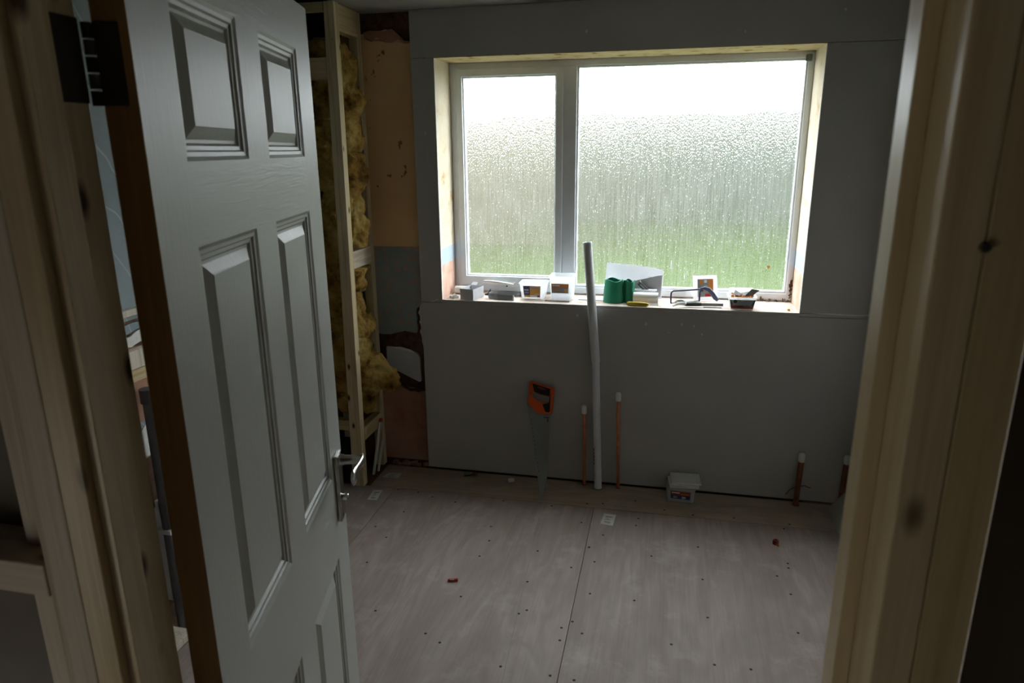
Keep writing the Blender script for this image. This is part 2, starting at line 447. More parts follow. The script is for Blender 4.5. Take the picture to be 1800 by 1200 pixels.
# floor
fl = struct('floor', 'pale plywood floor screwed down in sheets', cat='floor')
box('floor_deck', M_OLD, fl, (LX-.1, -1.9, -.06), (RX+.1, 3.52, -.0155), 0)
SEAM, LSEAM, FSEAM = -0.2865, -1.352, 3.174
g = .0012
sheets = []
def sheet(mat, a, b):
    m = MB(); m.box((a[0]+g, a[1]+g, -.0155), (b[0]-g, b[1]-g, 0)); s = m.build('plywood_sheet', mat, fl, bevel=.0006); sheets.append(s); return s
s_main = sheet(M_PLY, (LSEAM, .60), (SEAM, FSEAM)); s_right = sheet(M_PLY, (SEAM, .60), (RX, FSEAM))
s_left = sheet(M_PLY, (-1.66, .60), (LSEAM, FSEAM)); s_strip = sheet(M_PLYX, (-1.50, FSEAM), (RX, D-.004))
s_hall = sheet(M_PLY, (LX, -1.85), (RX, .60))
m = MB(); m.prism([(-.5425, 3.02, .0002), (-.5405, 3.02, .0002), (-.464, 1.84, .0002), (-.466, 1.84, .0002)], (0, 0, .0003))
m.build('pencil_line', M_PRINT, s_main)
SCREWS = [(843,977),(860,950),(710,899),(645,988),(679,944),(810,1048),(773,1129),(880,1171),(912,1078),(927,1022),(945,968),(1004,997),(1035,962),(1036,961),(1045,987),(1060,940),(1037,1043),(1006,1092),(987,1103),(984,1125),(967,1187),(1009,1195),(1023,1113),(1227,961),(1235,1018),(1244,1085),(1256,1168),(1390,1044),(1403,1112),(1366,1012),(1385,990),(1386,998),(863,925),(885,880),(1122,911),(970,889),(1032,885),(1060,885),(1117,880),(1218,905),(1378,929),(1388,921),(1168,896),(760,873),(800,882),(735,865),(1145,977),(1115,1055),(926,1072),(1118,923),(1022,918),(748,1113),(660,1073),(1320,1176),(660,925),(700,860),(1290,910),(1180,1132)]
def floor_pt(x, y):   # where a floor screw lies
    yaw, pitch, roll = 0.2180, 0.2699, -0.0090
    cy, sy, cp, sp = math.cos(yaw), math.sin(yaw), math.cos(pitch), math.sin(pitch)
    f = Vector((-sy*cp, cy*cp, -sp)); r = Vector((cy, sy, 0)); u = r.cross(f); c, s = math.cos(roll), math.sin(roll)
    d = f*1220.5 + (x-900)*(c*r+s*u) - (y-600)*(-s*r+c*u)
    return Vector((0, 0, 1.75)) + d*(-1.75/d.z)
sc0 = None
for x, y in SCREWS:
    p = floor_pt(x, y)
    par = s_strip if p.y > FSEAM else (s_left if p.x < LSEAM else (s_main if p.x < SEAM else s_right))
    if sc0 is None:
        m = MB(); m.lathe([(.0, .0004), (.0045, .0006), (.0055, 0), (.0055, -.001)], (0, 0, 0), 12); sc0 = m.build('screw_head', M_SCREW, None, smooth=True); o = sc0
    else: o = sc0.copy(); COL.objects.link(o)
    o.parent = par; o.location = (p.x, p.y, 0.0)

# ceiling
cl = struct('ceiling', 'flat white boarded ceiling', cat='ceiling')
box('ceiling_board', M_CEIL, cl, (-1.53, .59, CZ), (RX, 3.50, CZ+.0125), 0)
box('ceiling_deck', M_DARKV, cl, (LX-.1, -1.9, CZ+.014), (RX+.1, 3.55, CZ+.05), 0)

# back wall: masonry, old plaster at the left, new grey boards
wb = struct('wall_back', 'back wall with new grey plasterboard around the window and old plaster left bare', cat='wall')
MY = 3.492
def ring(mb, y0, y1, x0, x1, z0, z1, ox0, ox1, oz0, oz1):
    mb.box((x0, y0, z0), (ox0, y1, z1)); mb.box((ox1, y0, z0), (x1, y1, z1))
    mb.box((ox0, y0, z0), (ox1, y1, oz0)); mb.box((ox0, y0, oz1), (ox1, y1, z1))
m = MB(); ring(m, MY, 3.84, LX-.1, RX+.1, -.06, CZ+.05, WX0-.012, WX1+.012, WZ0-.02, WZ1+.012)
m.build('masonry', M_BRICK, wb, weld=False)
# plaster lining of the window opening
RY = 3.70
box('reveal_plaster', M_REVEAL, wb, (WX0-.012, D+.0125, WZ0-.02), (WX0, 3.84, WZ1), 0)
box('reveal_plaster', M_REVEAL, wb, (WX1, D+.0125, WZ0-.02), (WX1+.012, 3.84, WZ1), 0)
box('head_plaster', M_HEAD, wb, (WX0, D+.0125, WZ1), (WX1, 3.84, WZ1+.012), 0)
m = MB(); m.hexa([(WX0, D+.001, WZ0-.02), (WX1, D+.001, WZ0-.02), (WX1, 3.84, WZ0-.02), (WX0, 3.84, WZ0-.02),
                  (WX0, D+.001, WZ0), (WX1, D+.001, WZ0), (WX1, 3.84, WZ0), (WX0, 3.84, WZ0)]); m.build('sill_plaster', M_SILL, wb)
# boards (12.5 mm)
BD = .0125; gp = .0012
def board(x0, x1, z0, z1):
    m = MB(); m.box((x0+gp, D, z0+gp), (x1-gp, D+BD, z1-gp)); return m.build('plasterboard_sheet', M_BOARD, wb, bevel=.0012)
board(-1.2595, RX, WZ1, CZ)
board(-1.2590, WX0, .968, WZ1)
board(WX1, RX, WZ0, WZ1)
board(-1.2580, RX, .008, WZ0 if False else .968)
m = MB(); m.box((WX0-.002, D, .968+gp), (RX-gp, D+BD, WZ0-.0008)); m.build('plasterboard_sheet', M_BOARD, wb, bevel=.0012)
# white paper edges that show at the opening
m = MB(); m.box((WX0-.0015, D-.0008, WZ0), (WX0+.0015, D+BD, WZ1)); m.build('board_edge', M_GYP, wb)
m = MB(); m.box((WX1-.0015, D-.0008, WZ0), (WX1+.0018, D+BD, WZ1)); m.build('board_edge', M_GYP, wb)
m = MB(); m.box((WX0, D-.0008, WZ1-.002), (WX1, D+BD, WZ1+.0012)); m.build('board_edge', M_HEAD, wb)
m = MB(); m.box((WX0, D-.0008, WZ0-.0035), (WX1, D+.004, WZ0+.0005)); m.build('board_edge', M_GYP, wb)
# battens that hold the boards off the masonry
for x in (-1.2, -.7, -.1, .4, .9):
    z1 = .95
    m = MB(); m.box((x-.02, D+BD, .05), (x+.02, MY, z1)); m.build('batten', M_SAWN, wb)
for x0, x1 in ((-1.245, -1.16), (.67, .95)):
    m = MB(); m.box((x0, D+BD, 1.0), (x1, MY, 2.38)); m.build('batten', M_SAWN, wb)
# smears of filler on the boards
def smear(pts, y=D):
    m = MB(); m.prism([(x, y-.0004, z) for x, z in pts], (0, .0006, 0)); m.build('filler_smear', M_FILL, wb)
smear([(.70, .986), (.76, .990), (.90, .988), (.955, .992), (.955, .984), (.88, .979), (.80, .981)])
smear([(-1.247, .972), (-1.20, .976), (-1.165, .990), (-1.158, .985), (-1.19, .970)])
for (x, z, r) in ((-1.197, 1.83, .006), (-1.186, 1.72, .003), (-.42, .93, .007), (-.075, .90, .008), (.10, .905, .006), (.16, .90, .006), (-.45, 1.0, 0), (.20, .86, .005), (.04, .86, .004), (.79, 1.62, .003), (.70, 2.31, .006), (-.4, 2.27, .006), (.3, 2.24, .005)):
    if r: smear([(x+r*math.cos(a)*random.uniform(.7, 1.2), z+1.3*r*math.sin(a)*random.uniform(.7, 1.2)) for a in [k*math.pi/4 for k in range(8)]])
m = MB(); m.tube([(-1.193, D-.0003, 1.78), (-1.190, D-.0003, 1.72), (-1.186, D-.0003, 1.66)], .0009, 6); m.build('filler_drip', M_FILL, wb)

# old finishes left of the boards
def patch(name, mat, pts, y0, y1, parent=wb):
    m = MB(); m.prism([(x, y0, z) for x, z in pts], (0, y1-y0, 0)); return m.build(name, mat, parent, bevel=.0015, seg=1)
def ragged(pts, amp=.006, step=.022):
    out = []
    for (a, b) in zip(pts, pts[1:]+pts[:1]):
        a, b = Vector(a), Vector(b); n = max(1, int((b-a).length/step))
        for i in range(n):
            p = a.lerp(b, i/n)
            if 0 < i: p = p+Vector((random.uniform(-amp, amp), random.uniform(-amp, amp)))
            out.append((p.x, p.y))
    return out
LXB = -1.78
patch('old_plaster', M_PLASTER, ragged([(LXB, 1.2560), (-1.24, 1.2600)], .0015, .05)[:-1]+[(-1.24, 1.26), (-1.24, 2.262)]+ragged([(-1.262, 2.262), (-1.30, 2.262), (-1.34, 2.300), (-1.365, 2.318), (-1.42, 2.316), (-1.50, 2.308), (LXB, 2.30)], .006)[:-2]+[(LXB, 2.30)], 3.4754, MY)
patch('torn_plaster_edge', M_PINK, ragged([(-1.26, 2.255), (-1.26, 2.262), (-1.30, 2.268), (-1.33, 2.300), (-1.36, 2.325), (-1.40, 2.316), (-1.46, 2.32), (-1.51, 2.312), (-1.51, 2.292), (-1.47, 2.27), (-1.44, 2.288), (-1.40, 2.266), (-1.36, 2.262), (-1.33, 2.274), (-1.30, 2.255)], .004), 3.4742, 3.48)
patch('blue_wallpaper', M_BLUE, [(LXB, 1.2555), (-1.24, 1.2595)]+ragged([(-1.24, .97), (-1.262, .955), (-1.30, .92), (-1.298, .80), (-1.305, .785), (-1.37, .795), (-1.43, .780), (-1.455, .772), (-1.50, .77), (LXB, .77)], .004)[1:-2]+[(LXB, .77)], 3.4765, MY)
patch('torn_paper_edge', M_GYP, ragged([(-1.2625, .985), (-1.2615, .70), (-1.268, .70), (-1.274, .74), (-1.284, .79), (-1.280, .86), (-1.290, .90), (-1.270, .95)], .006, .014), 3.4755, 3.48)
patch('pink_plaster', M_PINK, [(LXB, .03), (-1.24, .03), (-1.24, .455)]+ragged([(-1.24, .455), (-1.31, .44), (-1.38, .455), (-1.44, .50), (-1.50, .52), (LXB, .52)], .006)[1:-2]+[(LXB, .52)], 3.476, MY)
patch('plasterboard_patch', M_CARD, [(-1.484, .700), (-1.452, .697), (-1.307, .672), (-1.289, .652), (-1.288, .510), (-1.300, .506), (-1.485, .590)], 3.470, MY).__setitem__('label', 'small white offcut of board filling the hole')
patch('patch_rim', M_GYP, [(-1.46, .7005), (-1.40, .704), (-1.34, .690), (-1.315, .676), (-1.33, .672), (-1.452, .6955)], 3.4715, 3.474)
# rubble along the foot of the old plaster
m = MB()
for i in range(26):
    x = random.uniform(-1.47, -1.27); r = random.uniform(.006, .016)
    mm = Matrix.Translation((x, random.uniform(3.450, 3.474), r*.6)) @ Matrix.Rotation(random.random()*3, 4, 'Z')
    m.M = mm; m.box((-r, -r*.6, -r*.6), (r, r*.6, r*.6))
m.build('plaster_rubble', M_PINK, wb, weld=False)

# side walls, front wall (stud partition with the doorway)
wr = struct('wall_right', 'right wall of the room', cat='wall')
box('plasterboard_sheet', M_BOARD, wr, (RX, .55, .008), (RX+BD, 3.49, CZ), 0)
wl = struct('wall_left', 'left wall with old blue paint, battens and broken plaster', cat='wall')
box('masonry', M_BRICK, wl, (LX-.1, .55, -.06), (LX-.012, 3.50, CZ+.05), 0)
def lpatch(name, mat, pts, x0=LX-.012, x1=LX):
    m = MB(); m.prism([(x0, y, z) for y, z in pts], (x1-x0, 0, 0)); return m.build(name, mat, wl, bevel=.001, seg=1)
lpatch('blue_paint', M_BLUEP, [(.6, 1.19), (3.1, 1.20), (3.1, CZ), (.6, CZ)])
lpatch('blue_paint', M_BLUEP, ragged([(1.6, 1.13), (1.95, 1.15), (2.1, 1.17), (2.4, 1.17), (2.4, 1.185), (1.6, 1.185)], .003), LX-.012, LX-.002)
lpatch('torn_paper', M_GYP, ragged([(1.85, 1.10), (2.2, 1.12), (2.2, 1.17), (2.05, 1.168), (1.97, 1.14), (1.85, 1.14)], .004), LX-.012, LX-.001)
lpatch('brown_plaster', M_PINK, ragged([(1.6, .83), (2.4, .83), (2.4, 1.10), (1.6, 1.10)], .004), LX-.012, LX-.003)
lpatch('torn_paper', M_GYP, ragged([(1.93, .69), (2.02, .70), (2.06, .75), (2.12, .81), (2.12, .84), (1.99, .82), (1.93, .77)], .006), LX-.012, LX-.002)
lpatch('blue_paint', M_BLUEP, ragged([(1.8, .74), (2.2, .76), (2.2, .85), (1.8, .83)], .004), LX-.012, LX-.004)
lpatch('chip_plaster', M_BRICK, ragged([(1.8, .50), (2.2, .50), (2.2, .70), (1.8, .69)], .006), LX-.012, LX-.002)
lpatch('white_strip', M_WHITEP, [(1.96, .10), (2.012, .10), (2.012, .52), (1.96, .52)], LX-.012, LX+.012)
m = MB(); m.box((LX-.005, 1.5, 1.215), (LX+.022, 2.6, 1.238)); m.build('batten', M_SAWN, wl, bevel=.002)
m = MB(); m.box((LX-.005, 1.5, 1.035), (LX+.028, 2.6, 1.098)); m.build('batten', M_SAWN, wl, bevel=.002)
m = MB(); m.box((LX-.005, 1.5, .985), (LX+.016, 2.6, 1.030)); m.build('batten', M_PINE_Y, wl, bevel=.002)
box('floor_batten', M_SAWN, wl, (LX+.01, 1.5, -.10+.09), (-1.668, 1.92, .02), .002)

wf = struct('wall_front', 'open timber stud wall around the doorway', cat='wall')
TH, LH, RH = 2.03, .51, .474
for x in (-.609, -1.058, -1.508):
    m = MB(); m.box((x, LH, 0), (x+.038, LH+.063, CZ)); m.build('stud', M_SAWN, wf, bevel=.002)
for z0, x0, x1 in ((1.303, -1.020, -.6095), (1.303, -1.47, -1.0585)):
    m = MB(); m.box((x0, LH-.001, z0), (x1, LH+.062, z0+.038)); m.build('noggin', M_SAWN_X, wf, bevel=.002)
m = MB(); m.box((-.662, LH+.030, 1.342), (-.6095, LH+.0625, CZ)); m.build('batten', M_SAWN, wf, bevel=.0015)
m = MB(); m.box((-.668, LH+.030, 0), (-.6095, LH+.0625, 1.302)); m.build('batten', M_SAWN, wf, bevel=.0015)
box('plasterboard_back', M_BOARDB, wf, (LX, LH+.0635, 0), (-.571, LH+.076, CZ), 0)
for x in (.191, .60):
    m = MB(); m.box((x, RH, 0), (x+.0305 if x < .3 else x+.038, RH+.063, CZ)); m.build('stud', M_PINE_Z, wf, bevel=.0004)
box('plasterboard_back', M_BOARDB, wf, (.192, RH+.0635, 0), (RX, RH+.076, CZ), 0)
box('lintel', M_PINE_X, wf, (-.5705, LH, 2.075), (.190, LH+.063, CZ), .002)

# door lining
tr = struct('trim_1', 'planed pine door lining with stops', cat='door lining')
m = MB(); m.box((-.5705, LH, 0), (-.539, .592, TH+.03)); m.build('jamb', M_LIN, tr, bevel=.0015)
m = MB(); m.box((.163, RH, 0), (.1905, .592, TH+.03)); m.build('jamb', M_LIN, tr, bevel=.0015)
m = MB(); m.box((-.539, LH, TH), (.163, .592, TH+.03)); m.build('head', wood('planed_pine_crosswise', (198, 176, 132), (172, 146, 102), 'X'), tr, bevel=.0015)
m = MB(); m.box((-.539, .520, 0), (-.5265, .550, TH)); m.build('stop', M_LIN, tr, bevel=.001)
m = MB(); m.box((.151, .519, 0), (.163, .549, TH)); m.build('stop', M_LIN, tr, bevel=.001)
m = MB(); m.lathe([(0, -.001), (.0028, -.001), (.0032, .0035), (0, .004)], (.1895, RH-.003, 1.69), 12, 'Y'); m.build('screw', M_HINGEPIN, tr, smooth=True)

# hall behind the camera
wh = struct('wall_hall', 'hall walls behind the doorway', cat='wall')
HL = -1.40
m = MB()
for a, b in (((HL-.05, -1.86, 0), (HL, -1.15, CZ)), ((HL-.05, -.35, 0), (HL, .505, CZ)), ((HL-.05, -1.15, 0), (HL, -.35, .40)), ((HL-.05, -1.15, 1.15), (HL, -.35, CZ))): m.box(a, b)
m.build('hall_side', M_HALL, wh, weld=False)
box('dark_void_panel', M_DARKBROWN, wh, (.2216, -1.86, 0), (.30, .4738, CZ), 0)  # made-up dark panel, fills the dark void beyond the right stud
box('hall_end', M_HALL, wh, (HL-.05, -1.90, -.05), (.26, -1.86, CZ), 0)

# ------------------------------------------------------------------ window
wn = struct('window_1', 'white plastic window with rain-wet obscured glass', (-.25, RY, WZ0), cat='window')
FY0, FY1 = RY, RY+.065
def frame_ring(name, x0, x1, z0, z1, wl_, wr_, wb_, wt_, y0, y1, mat, parent, bev=.003):
    """four mitred members as one hollow rectangle"""
    m = MB(); o = [(x0, z0), (x1, z0), (x1, z1), (x0, z1)]; i = [(x0+wl_, z0+wb_), (x1-wr_, z0+wb_), (x1-wr_, z1-wt_), (x0+wl_, z1-wt_)]
    for k in range(4):
        j = (k+1) % 4
        m.hexa([(o[k][0], y0, o[k][1]), (o[j][0], y0, o[j][1]), (i[j][0], y0, i[j][1]), (i[k][0], y0, i[k][1]),
                (o[k][0], y1, o[k][1]), (o[j][0], y1, o[j][1]), (i[j][0], y1, i[j][1]), (i[k][0], y1, i[k][1])])
    return m.build(name, mat, parent, bevel=bev)
FZ0 = .992
frame_ring('window_frame', WX0, WX1, FZ0, WZ1, .037, .028, .034, .030, FY0, FY1, M_UPVC, wn)
box('mullion', M_UPVC, wn, (-.5406, FY0-.002, FZ0+.034), (-.4720, FY1, WZ1-.030), .003)
cs = MB()
cs = frame_ring('casement', -1.1045, -.541, 1.026, 2.152, .031, .038, .048, .038, FY0-.012, FY0+.045, M_UPVC, wn, .004)
frame_ring('glazing_bead', -1.0735, -.579, 1.074, 2.114, .006, .006, .006, .006, FY0+.004, FY0+.040, M_UPVC, cs, .001)
frame_ring('glazing_bead', -.4725, WX1-.027, FZ0+.033, WZ1-.029, .010, .010, .012, .010, FY0+.008, FY0+.045, M_UPVC, wn, .002)
def pane(x0, x1, z0, z1, y, parent):
    m = MB(); m.box((x0, y, z0), (x1, y+.004, z1))
    m.bm.faces.ensure_lookup_table()
    m.bm.normal_update()
    for f in m.bm.faces:
        f.material_index = 0 if f.normal.y < -.5 else 1
    return m.build('glass_pane', [M_GLASS, M_CLEAR], parent)
pane(-1.070, -.583, 1.078, 2.110, FY0+.020, cs)
pane(-.4665, WX1-.033, FZ0+.040, WZ1-.036, FY0+.024, wn)
# casement handle
m = MB(); m.box((-.915, FY0-.022, 1.024), (-.795, FY0-.012, 1.046)); hb = m.build('handle_base', M_WHITEP, cs, bevel=.003)
m = MB(); m.tube([(-.80, FY0-.030, 1.030), (-.83, FY0-.036, 1.033), (-.87, FY0-.040, 1.042), (-.92, FY0-.040, 1.048), (-.965, FY0-.038, 1.049)], [.010, .012, .010, .009, .006], 12, flat=(.8, 1)); m.build('window_handle', M_WHITEP, hb, smooth=True)
m = MB(); m.lathe([(.0, 0), (.004, 0), (.004, .006), (0, .006)], (-.835, FY0-.048, 1.028), 10, 'Y'); m.build('key_hole', M_BLACK, hb, smooth=True)
# bits stuck to the inside
def spot(name, mat, x, z, pts):
    m = MB(); m.prism([(x+a, FY0+.0228, z+b) for a, b in pts], (0, .001, 0)); m.build(name, mat, wn)
spot('putty_spot', M_LABY, .522, 1.158, [(-.006, -.004), (.004, -.008), (.009, .002), (.003, .008), (-.007, .006)])
spot('paint_streak', M_PAPER, .035, 1.14, [(-.002, 0), (.003, -.006), (.005, .0), (.004, .03), (.001, .042), (-.001, .03)])  # both streaks: opaque paint made translucent to imitate glare
spot('paint_streak', M_PAPER, .108, 1.085, [(-.002, 0), (.002, 0), (.001, .024), (-.001, .022)])
m = MB(); m.box((.600, FY0-.020, 2.135), (.628, FY0, 2.165)); m.build('corner_block', M_DGREY, wn, bevel=.004)
m = MB()
for i in range(40):
    x = random.choice([random.uniform(.40, .64), .635]); z = FZ0+random.uniform(-.006, .006) if x < .63 else random.uniform(.99, 1.10)
    r = random.uniform(.002, .007); m.M = Matrix.Translation((x, FY0-.003, z)) @ Matrix.Rotation(random.random()*3, 4, 'Y'); m.box((-r*1.6, -.003, -r*.5), (r*1.6, .003, r*.5))
m.build('old_sealant', M_OLD, wn, weld=False)

# ------------------------------------------------------------------ outside
lw = MB(); lw.prism([(-90, 3.9, -.35), (90, 3.9, -.35), (90, 130, -.35), (-90, 130, -.35)], (0, 0, -.05)); tag(lw.build('lawn', M_GRASS), 'green lawn beyond the wet window', 'lawn', kind='structure')
lh = MB(); lh.prism([(-40, -40, -.35), (40, -40, -.35), (40, 3.89, -.35), (-40, 3.89, -.35)], (0, 0, -.05)); tag(lh.build('yard', M_HALL), 'yard behind the house', 'yard', kind='structure')
def hedge(label, x0, x1, y, h, dep, mat):
    m = MB(); n = int((x1-x0)/.25); G = []
    prof = [(0, 0), (-.05, .35), (-.02, .7), (.06, .93), (.3, 1.0), (.7, 1.0), (.94, .93), (1.02, .7), (1.05, .35), (1, 0)]
    for i in range(n+1):
        x = x0+(x1-x0)*i/n; row = []
        for py, pz in prof:
            p = Vector((x, y+dep*py, -.35+h*pz)); q = mnoise.noise_vector(p*1.1)*.16+mnoise.noise_vector(p*3.3)*.07
            row.append(m._v(p+q*min(1, pz*3)))
        G.append(row)
    for a, b in zip(G, G[1:]):
        for k in range(len(prof)-1): m.bm.faces.new([a[k], b[k], b[k+1], a[k+1]])
    m.bm.faces.new(G[0]); m.bm.faces.new(list(reversed(G[-1])))
    return tag(m.build('hedge', mat, None, smooth=True), label, 'hedge')
hedge('brown hedge across the lawn, blurred behind the left window pane', -30, -2.1, 15.5, 2.75, 1.4, M_HEDGE)
hedge('dull green hedge further back, blurred behind the right window pane', -5, 34, 21, 3.0, 1.4, M_TREE)

# ------------------------------------------------------------------ door
AL = math.radians(104)
HC = Vector((-.4985, .609, 0))
dr = struct('door_1', 'open white six-panel door with lever handle', HC, cat='door')
dr.rotation_euler = (0, 0, AL)
WLOC[dr.name] = Vector((0, 0, 0))     # parts of the door are modelled in the door's own axes
DW, DH, DT, DZ = .686, 1.981, .033, .020
def door_face(m, y0, sg):
    us = [0, .092, .297, .389, .594, DW]; zs = [DZ, .235, .920, 1.100, 1.645, 1.740, 1.922, DZ+DH]
    prof = [(0, 0), (.005, -.0025), (.010, -.003), (.012, -.0055), (.017, -.006), (.020, -.0095), (.024, -.0095), (.037, -.0030), (.039, -.0018)]
    for i in range(5):
        for j in range(7):
            u0, u1, z0, z1 = us[i], us[i+1], zs[j], zs[j+1]
            pan = i in (1, 3) and j in (1, 3, 5)
            if not pan:
                q = [m._v(p) for p in ((u0, y0, z0), (u1, y0, z0), (u1, y0, z1), (u0, y0, z1))]
                m.bm.faces.new(q).material_index = 0 if (i in (0, 2, 4) and not (i == 2 and j in (0, 2, 4, 6))) else 1
            else:
                rings = []
                for ins, dp in prof:
                    rings.append([m._v(p) for p in ((u0+ins, y0-sg*dp, z0+ins), (u1-ins, y0-sg*dp, z0+ins), (u1-ins, y0-sg*dp, z1-ins), (u0+ins, y0-sg*dp, z1-ins))])
                for a, b in zip(rings, rings[1:]):
                    for k in range(4):
                        m.bm.faces.new([a[k], a[(k+1) % 4], b[(k+1) % 4], b[k]]).material_index = 0
                m.bm.faces.new(rings[-1]).material_index = 0
m = MB(); door_face(m, 0, 1); door_face(m, DT, -1)
for (u0, u1, mi) in ((0, 0, 2), (DW, DW, 0)):
    zs = [DZ, .235, .920, 1.100, 1.645, 1.740, 1.922, DZ+DH]
    for a, b in zip(zs, zs[1:]):
        m.bm.faces.new([m._v(p) for p in ((u0, 0, a), (u0, DT, a), (u0, DT, b), (u0, 0, b))]).material_index = mi
for z in (DZ, DZ+DH):
    us = [0, .092, .297, .389, .594, DW]
    for a, b in zip(us, us[1:]): m.bm.faces.new([m._v(p) for p in ((a, 0, z), (b, 0, z), (b, DT, z), (a, DT, z))]).material_index = 0
m.build('door_leaf', [M_DOORV, M_DOORH, M_LIP], dr)
m = MB(); m.box((.004, -.0004, DZ), (.0048, .0004, DZ+DH))
# lever handle on a back plate
PU, PZ = .632, 1.068
m = MB(); m.box((PU-.020, -.009, PZ-.075), (PU+.020, 0, PZ+.075)); pl = m.build('handle_plate', M_NICKEL, dr, bevel=.003)
LZ = 1.128
m = MB(); m.lathe([(.012, 0), (.012, -.008), (.010, -.012), (.0095, -.046), (.0105, -.050)], (PU, -.008, LZ), 18, 'Y'); m.build('lever_neck', M_NICKEL, pl, smooth=True)
pts = [(PU+.011, -.054, LZ), (PU+.002, -.057, LZ), (PU-.014, -.059, LZ+.001), (PU-.032, -.058, LZ+.003), (PU-.048, -.055, LZ+.001), (PU-.062, -.053, LZ-.002), (PU-.078, -.053, LZ-.003), (PU-.090, -.054, LZ-.002), (PU-.096, -.054, LZ-.001)]
m = MB(); m.tube(pts, [.0095, .0110, .0098, .0080, .0088, .0118, .0142, .0118, .0050], 18, flat=(.42, 1.12)); m.build('lever', M_NICKEL, pl, smooth=True)
m = MB(); m.lathe([(.006, 0), (.006, -.012), (.004, -.014), (0, -.014)], (PU, -.008, PZ-.025), 14, 'Y'); m.M = Matrix(); m.box((PU-.010, -.020, PZ-.028), (PU+.010, -.012, PZ-.022)); m.build('privacy_turn', M_NICKEL, pl, smooth=True)
for dz in (-.066, .066):
    m = MB(); m.lathe([(.0035, 0), (.0035, -.0012), (0, -.002)], (PU, -.009, PZ+dz), 10, 'Y'); m.build('plate_screw', M_HINGEPIN, pl, smooth=True)
# hinges: one leaf on the door edge, one on the lining, knuckle between
import mathutils
RINV = Matrix.Rotation(-AL, 4, 'Z') @ Matrix.Translation(-HC)
def hinge(z0, z1):
    m = MB(); m.box((-.0018, .0090, z0), (.0004, DT-.001, z1)); hg = m.build('hinge', M_HINGE, dr, bevel=.0008)
    m = MB(); m.M = RINV; m.box((-.5392, .560, z0+.002), (-.5372, .592, z1+.002)); m.build('hinge_leaf', M_HINGE, hg, bevel=.0008)
    pin = Vector((-.5335, .5975, 0))
    n = 5; h = (z1-z0)/n
    for k in range(n):
        m = MB(); m.M = RINV; m.lathe([(0, 0), (.0052, 0), (.0052, h-.0015), (0, h-.0015)], (pin.x, pin.y, z0+k*h), 14); m.build('knuckle', M_HINGE if k % 2 == 0 else M_HINGEPIN, hg, smooth=True)
hinge(1.793, 1.868); hinge(.24, .315)

# ------------------------------------------------------------------ boxed corner: frame, soil pipe, wool
fr = thing('stud_frame', 'pale timber box frame standing in the far left corner around yellow wool', 'timber frame', (-1.545, 3.18, 0))
def lean(x): return x
m = MB(); m.hexa([(-1.590, 3.157, 0), (-1.5255, 3.157, 0), (-1.5255, 3.204, 0), (-1.590, 3.204, 0), (-1.557, 3.157, CZ), (-1.507, 3.157, CZ), (-1.507, 3.204, CZ), (-1.557, 3.204, CZ)]); m.build('post', M_FRAME, fr, bevel=.002)
m = MB(); m.box((-1.568, 3.426, 0), (-1.522, 3.4735, CZ)); m.build('post', M_FRAME, fr, bevel=.002)
m = MB(); m.box((-1.560, 3.205, 2.281), (-1.516, 3.425, 2.399)); m.build('top_rail', M_PINE_Y, fr, bevel=.002)
m = MB(); m.box((-1.562, 3.205, 1.176), (-1.520, 3.425, 1.264)); m.build('noggin', wood('sawn_pine_pale_lengthwise', (222, 212, 194), (190, 174, 150), 'Y', knots=False), fr, bevel=.002)
m = MB(); m.box((-1.566, 3.205, .250), (-1.522, 3.425, .325)); m.build('noggin', M_PINE_Y, fr, bevel=.002)
m = MB(); m.box((LX, 3.160, 2.070), (-1.563, 3.200, 2.165)); m.build('rail', M_PINE_X, fr, bevel=.002)
m = MB(); m.box((LX, 3.160, .318), (-1.588, 3.200, .376)); m.build('rail', M_PINE_X, fr, bevel=.002)
m = MB(); m.box((LX, 3.160, 2.36), (-1.560, 3.200, 2.399)); m.build('rail', M_PINE_X, fr, bevel=.002)

sp = thing('soil_pipe', 'white soil pipe with a collar rising out of the yellow wool', 'pipe', (-1.645, 3.33, 0))
m = MB(); m.lathe([(.052, .0), (.052, 2.21), (0, 2.21)], (-1.645, 3.33, 0), 28); m.build('pipe', M_WHITEP, sp, smooth=True)
m = MB(); m.lathe([(.053, 2.185), (.064, 2.190), (.064, 2.262), (.058, 2.268), (.0, 2.268)], (-1.645, 3.33, 0), 28); m.build('collar', M_WHITEP, sp, smooth=True)

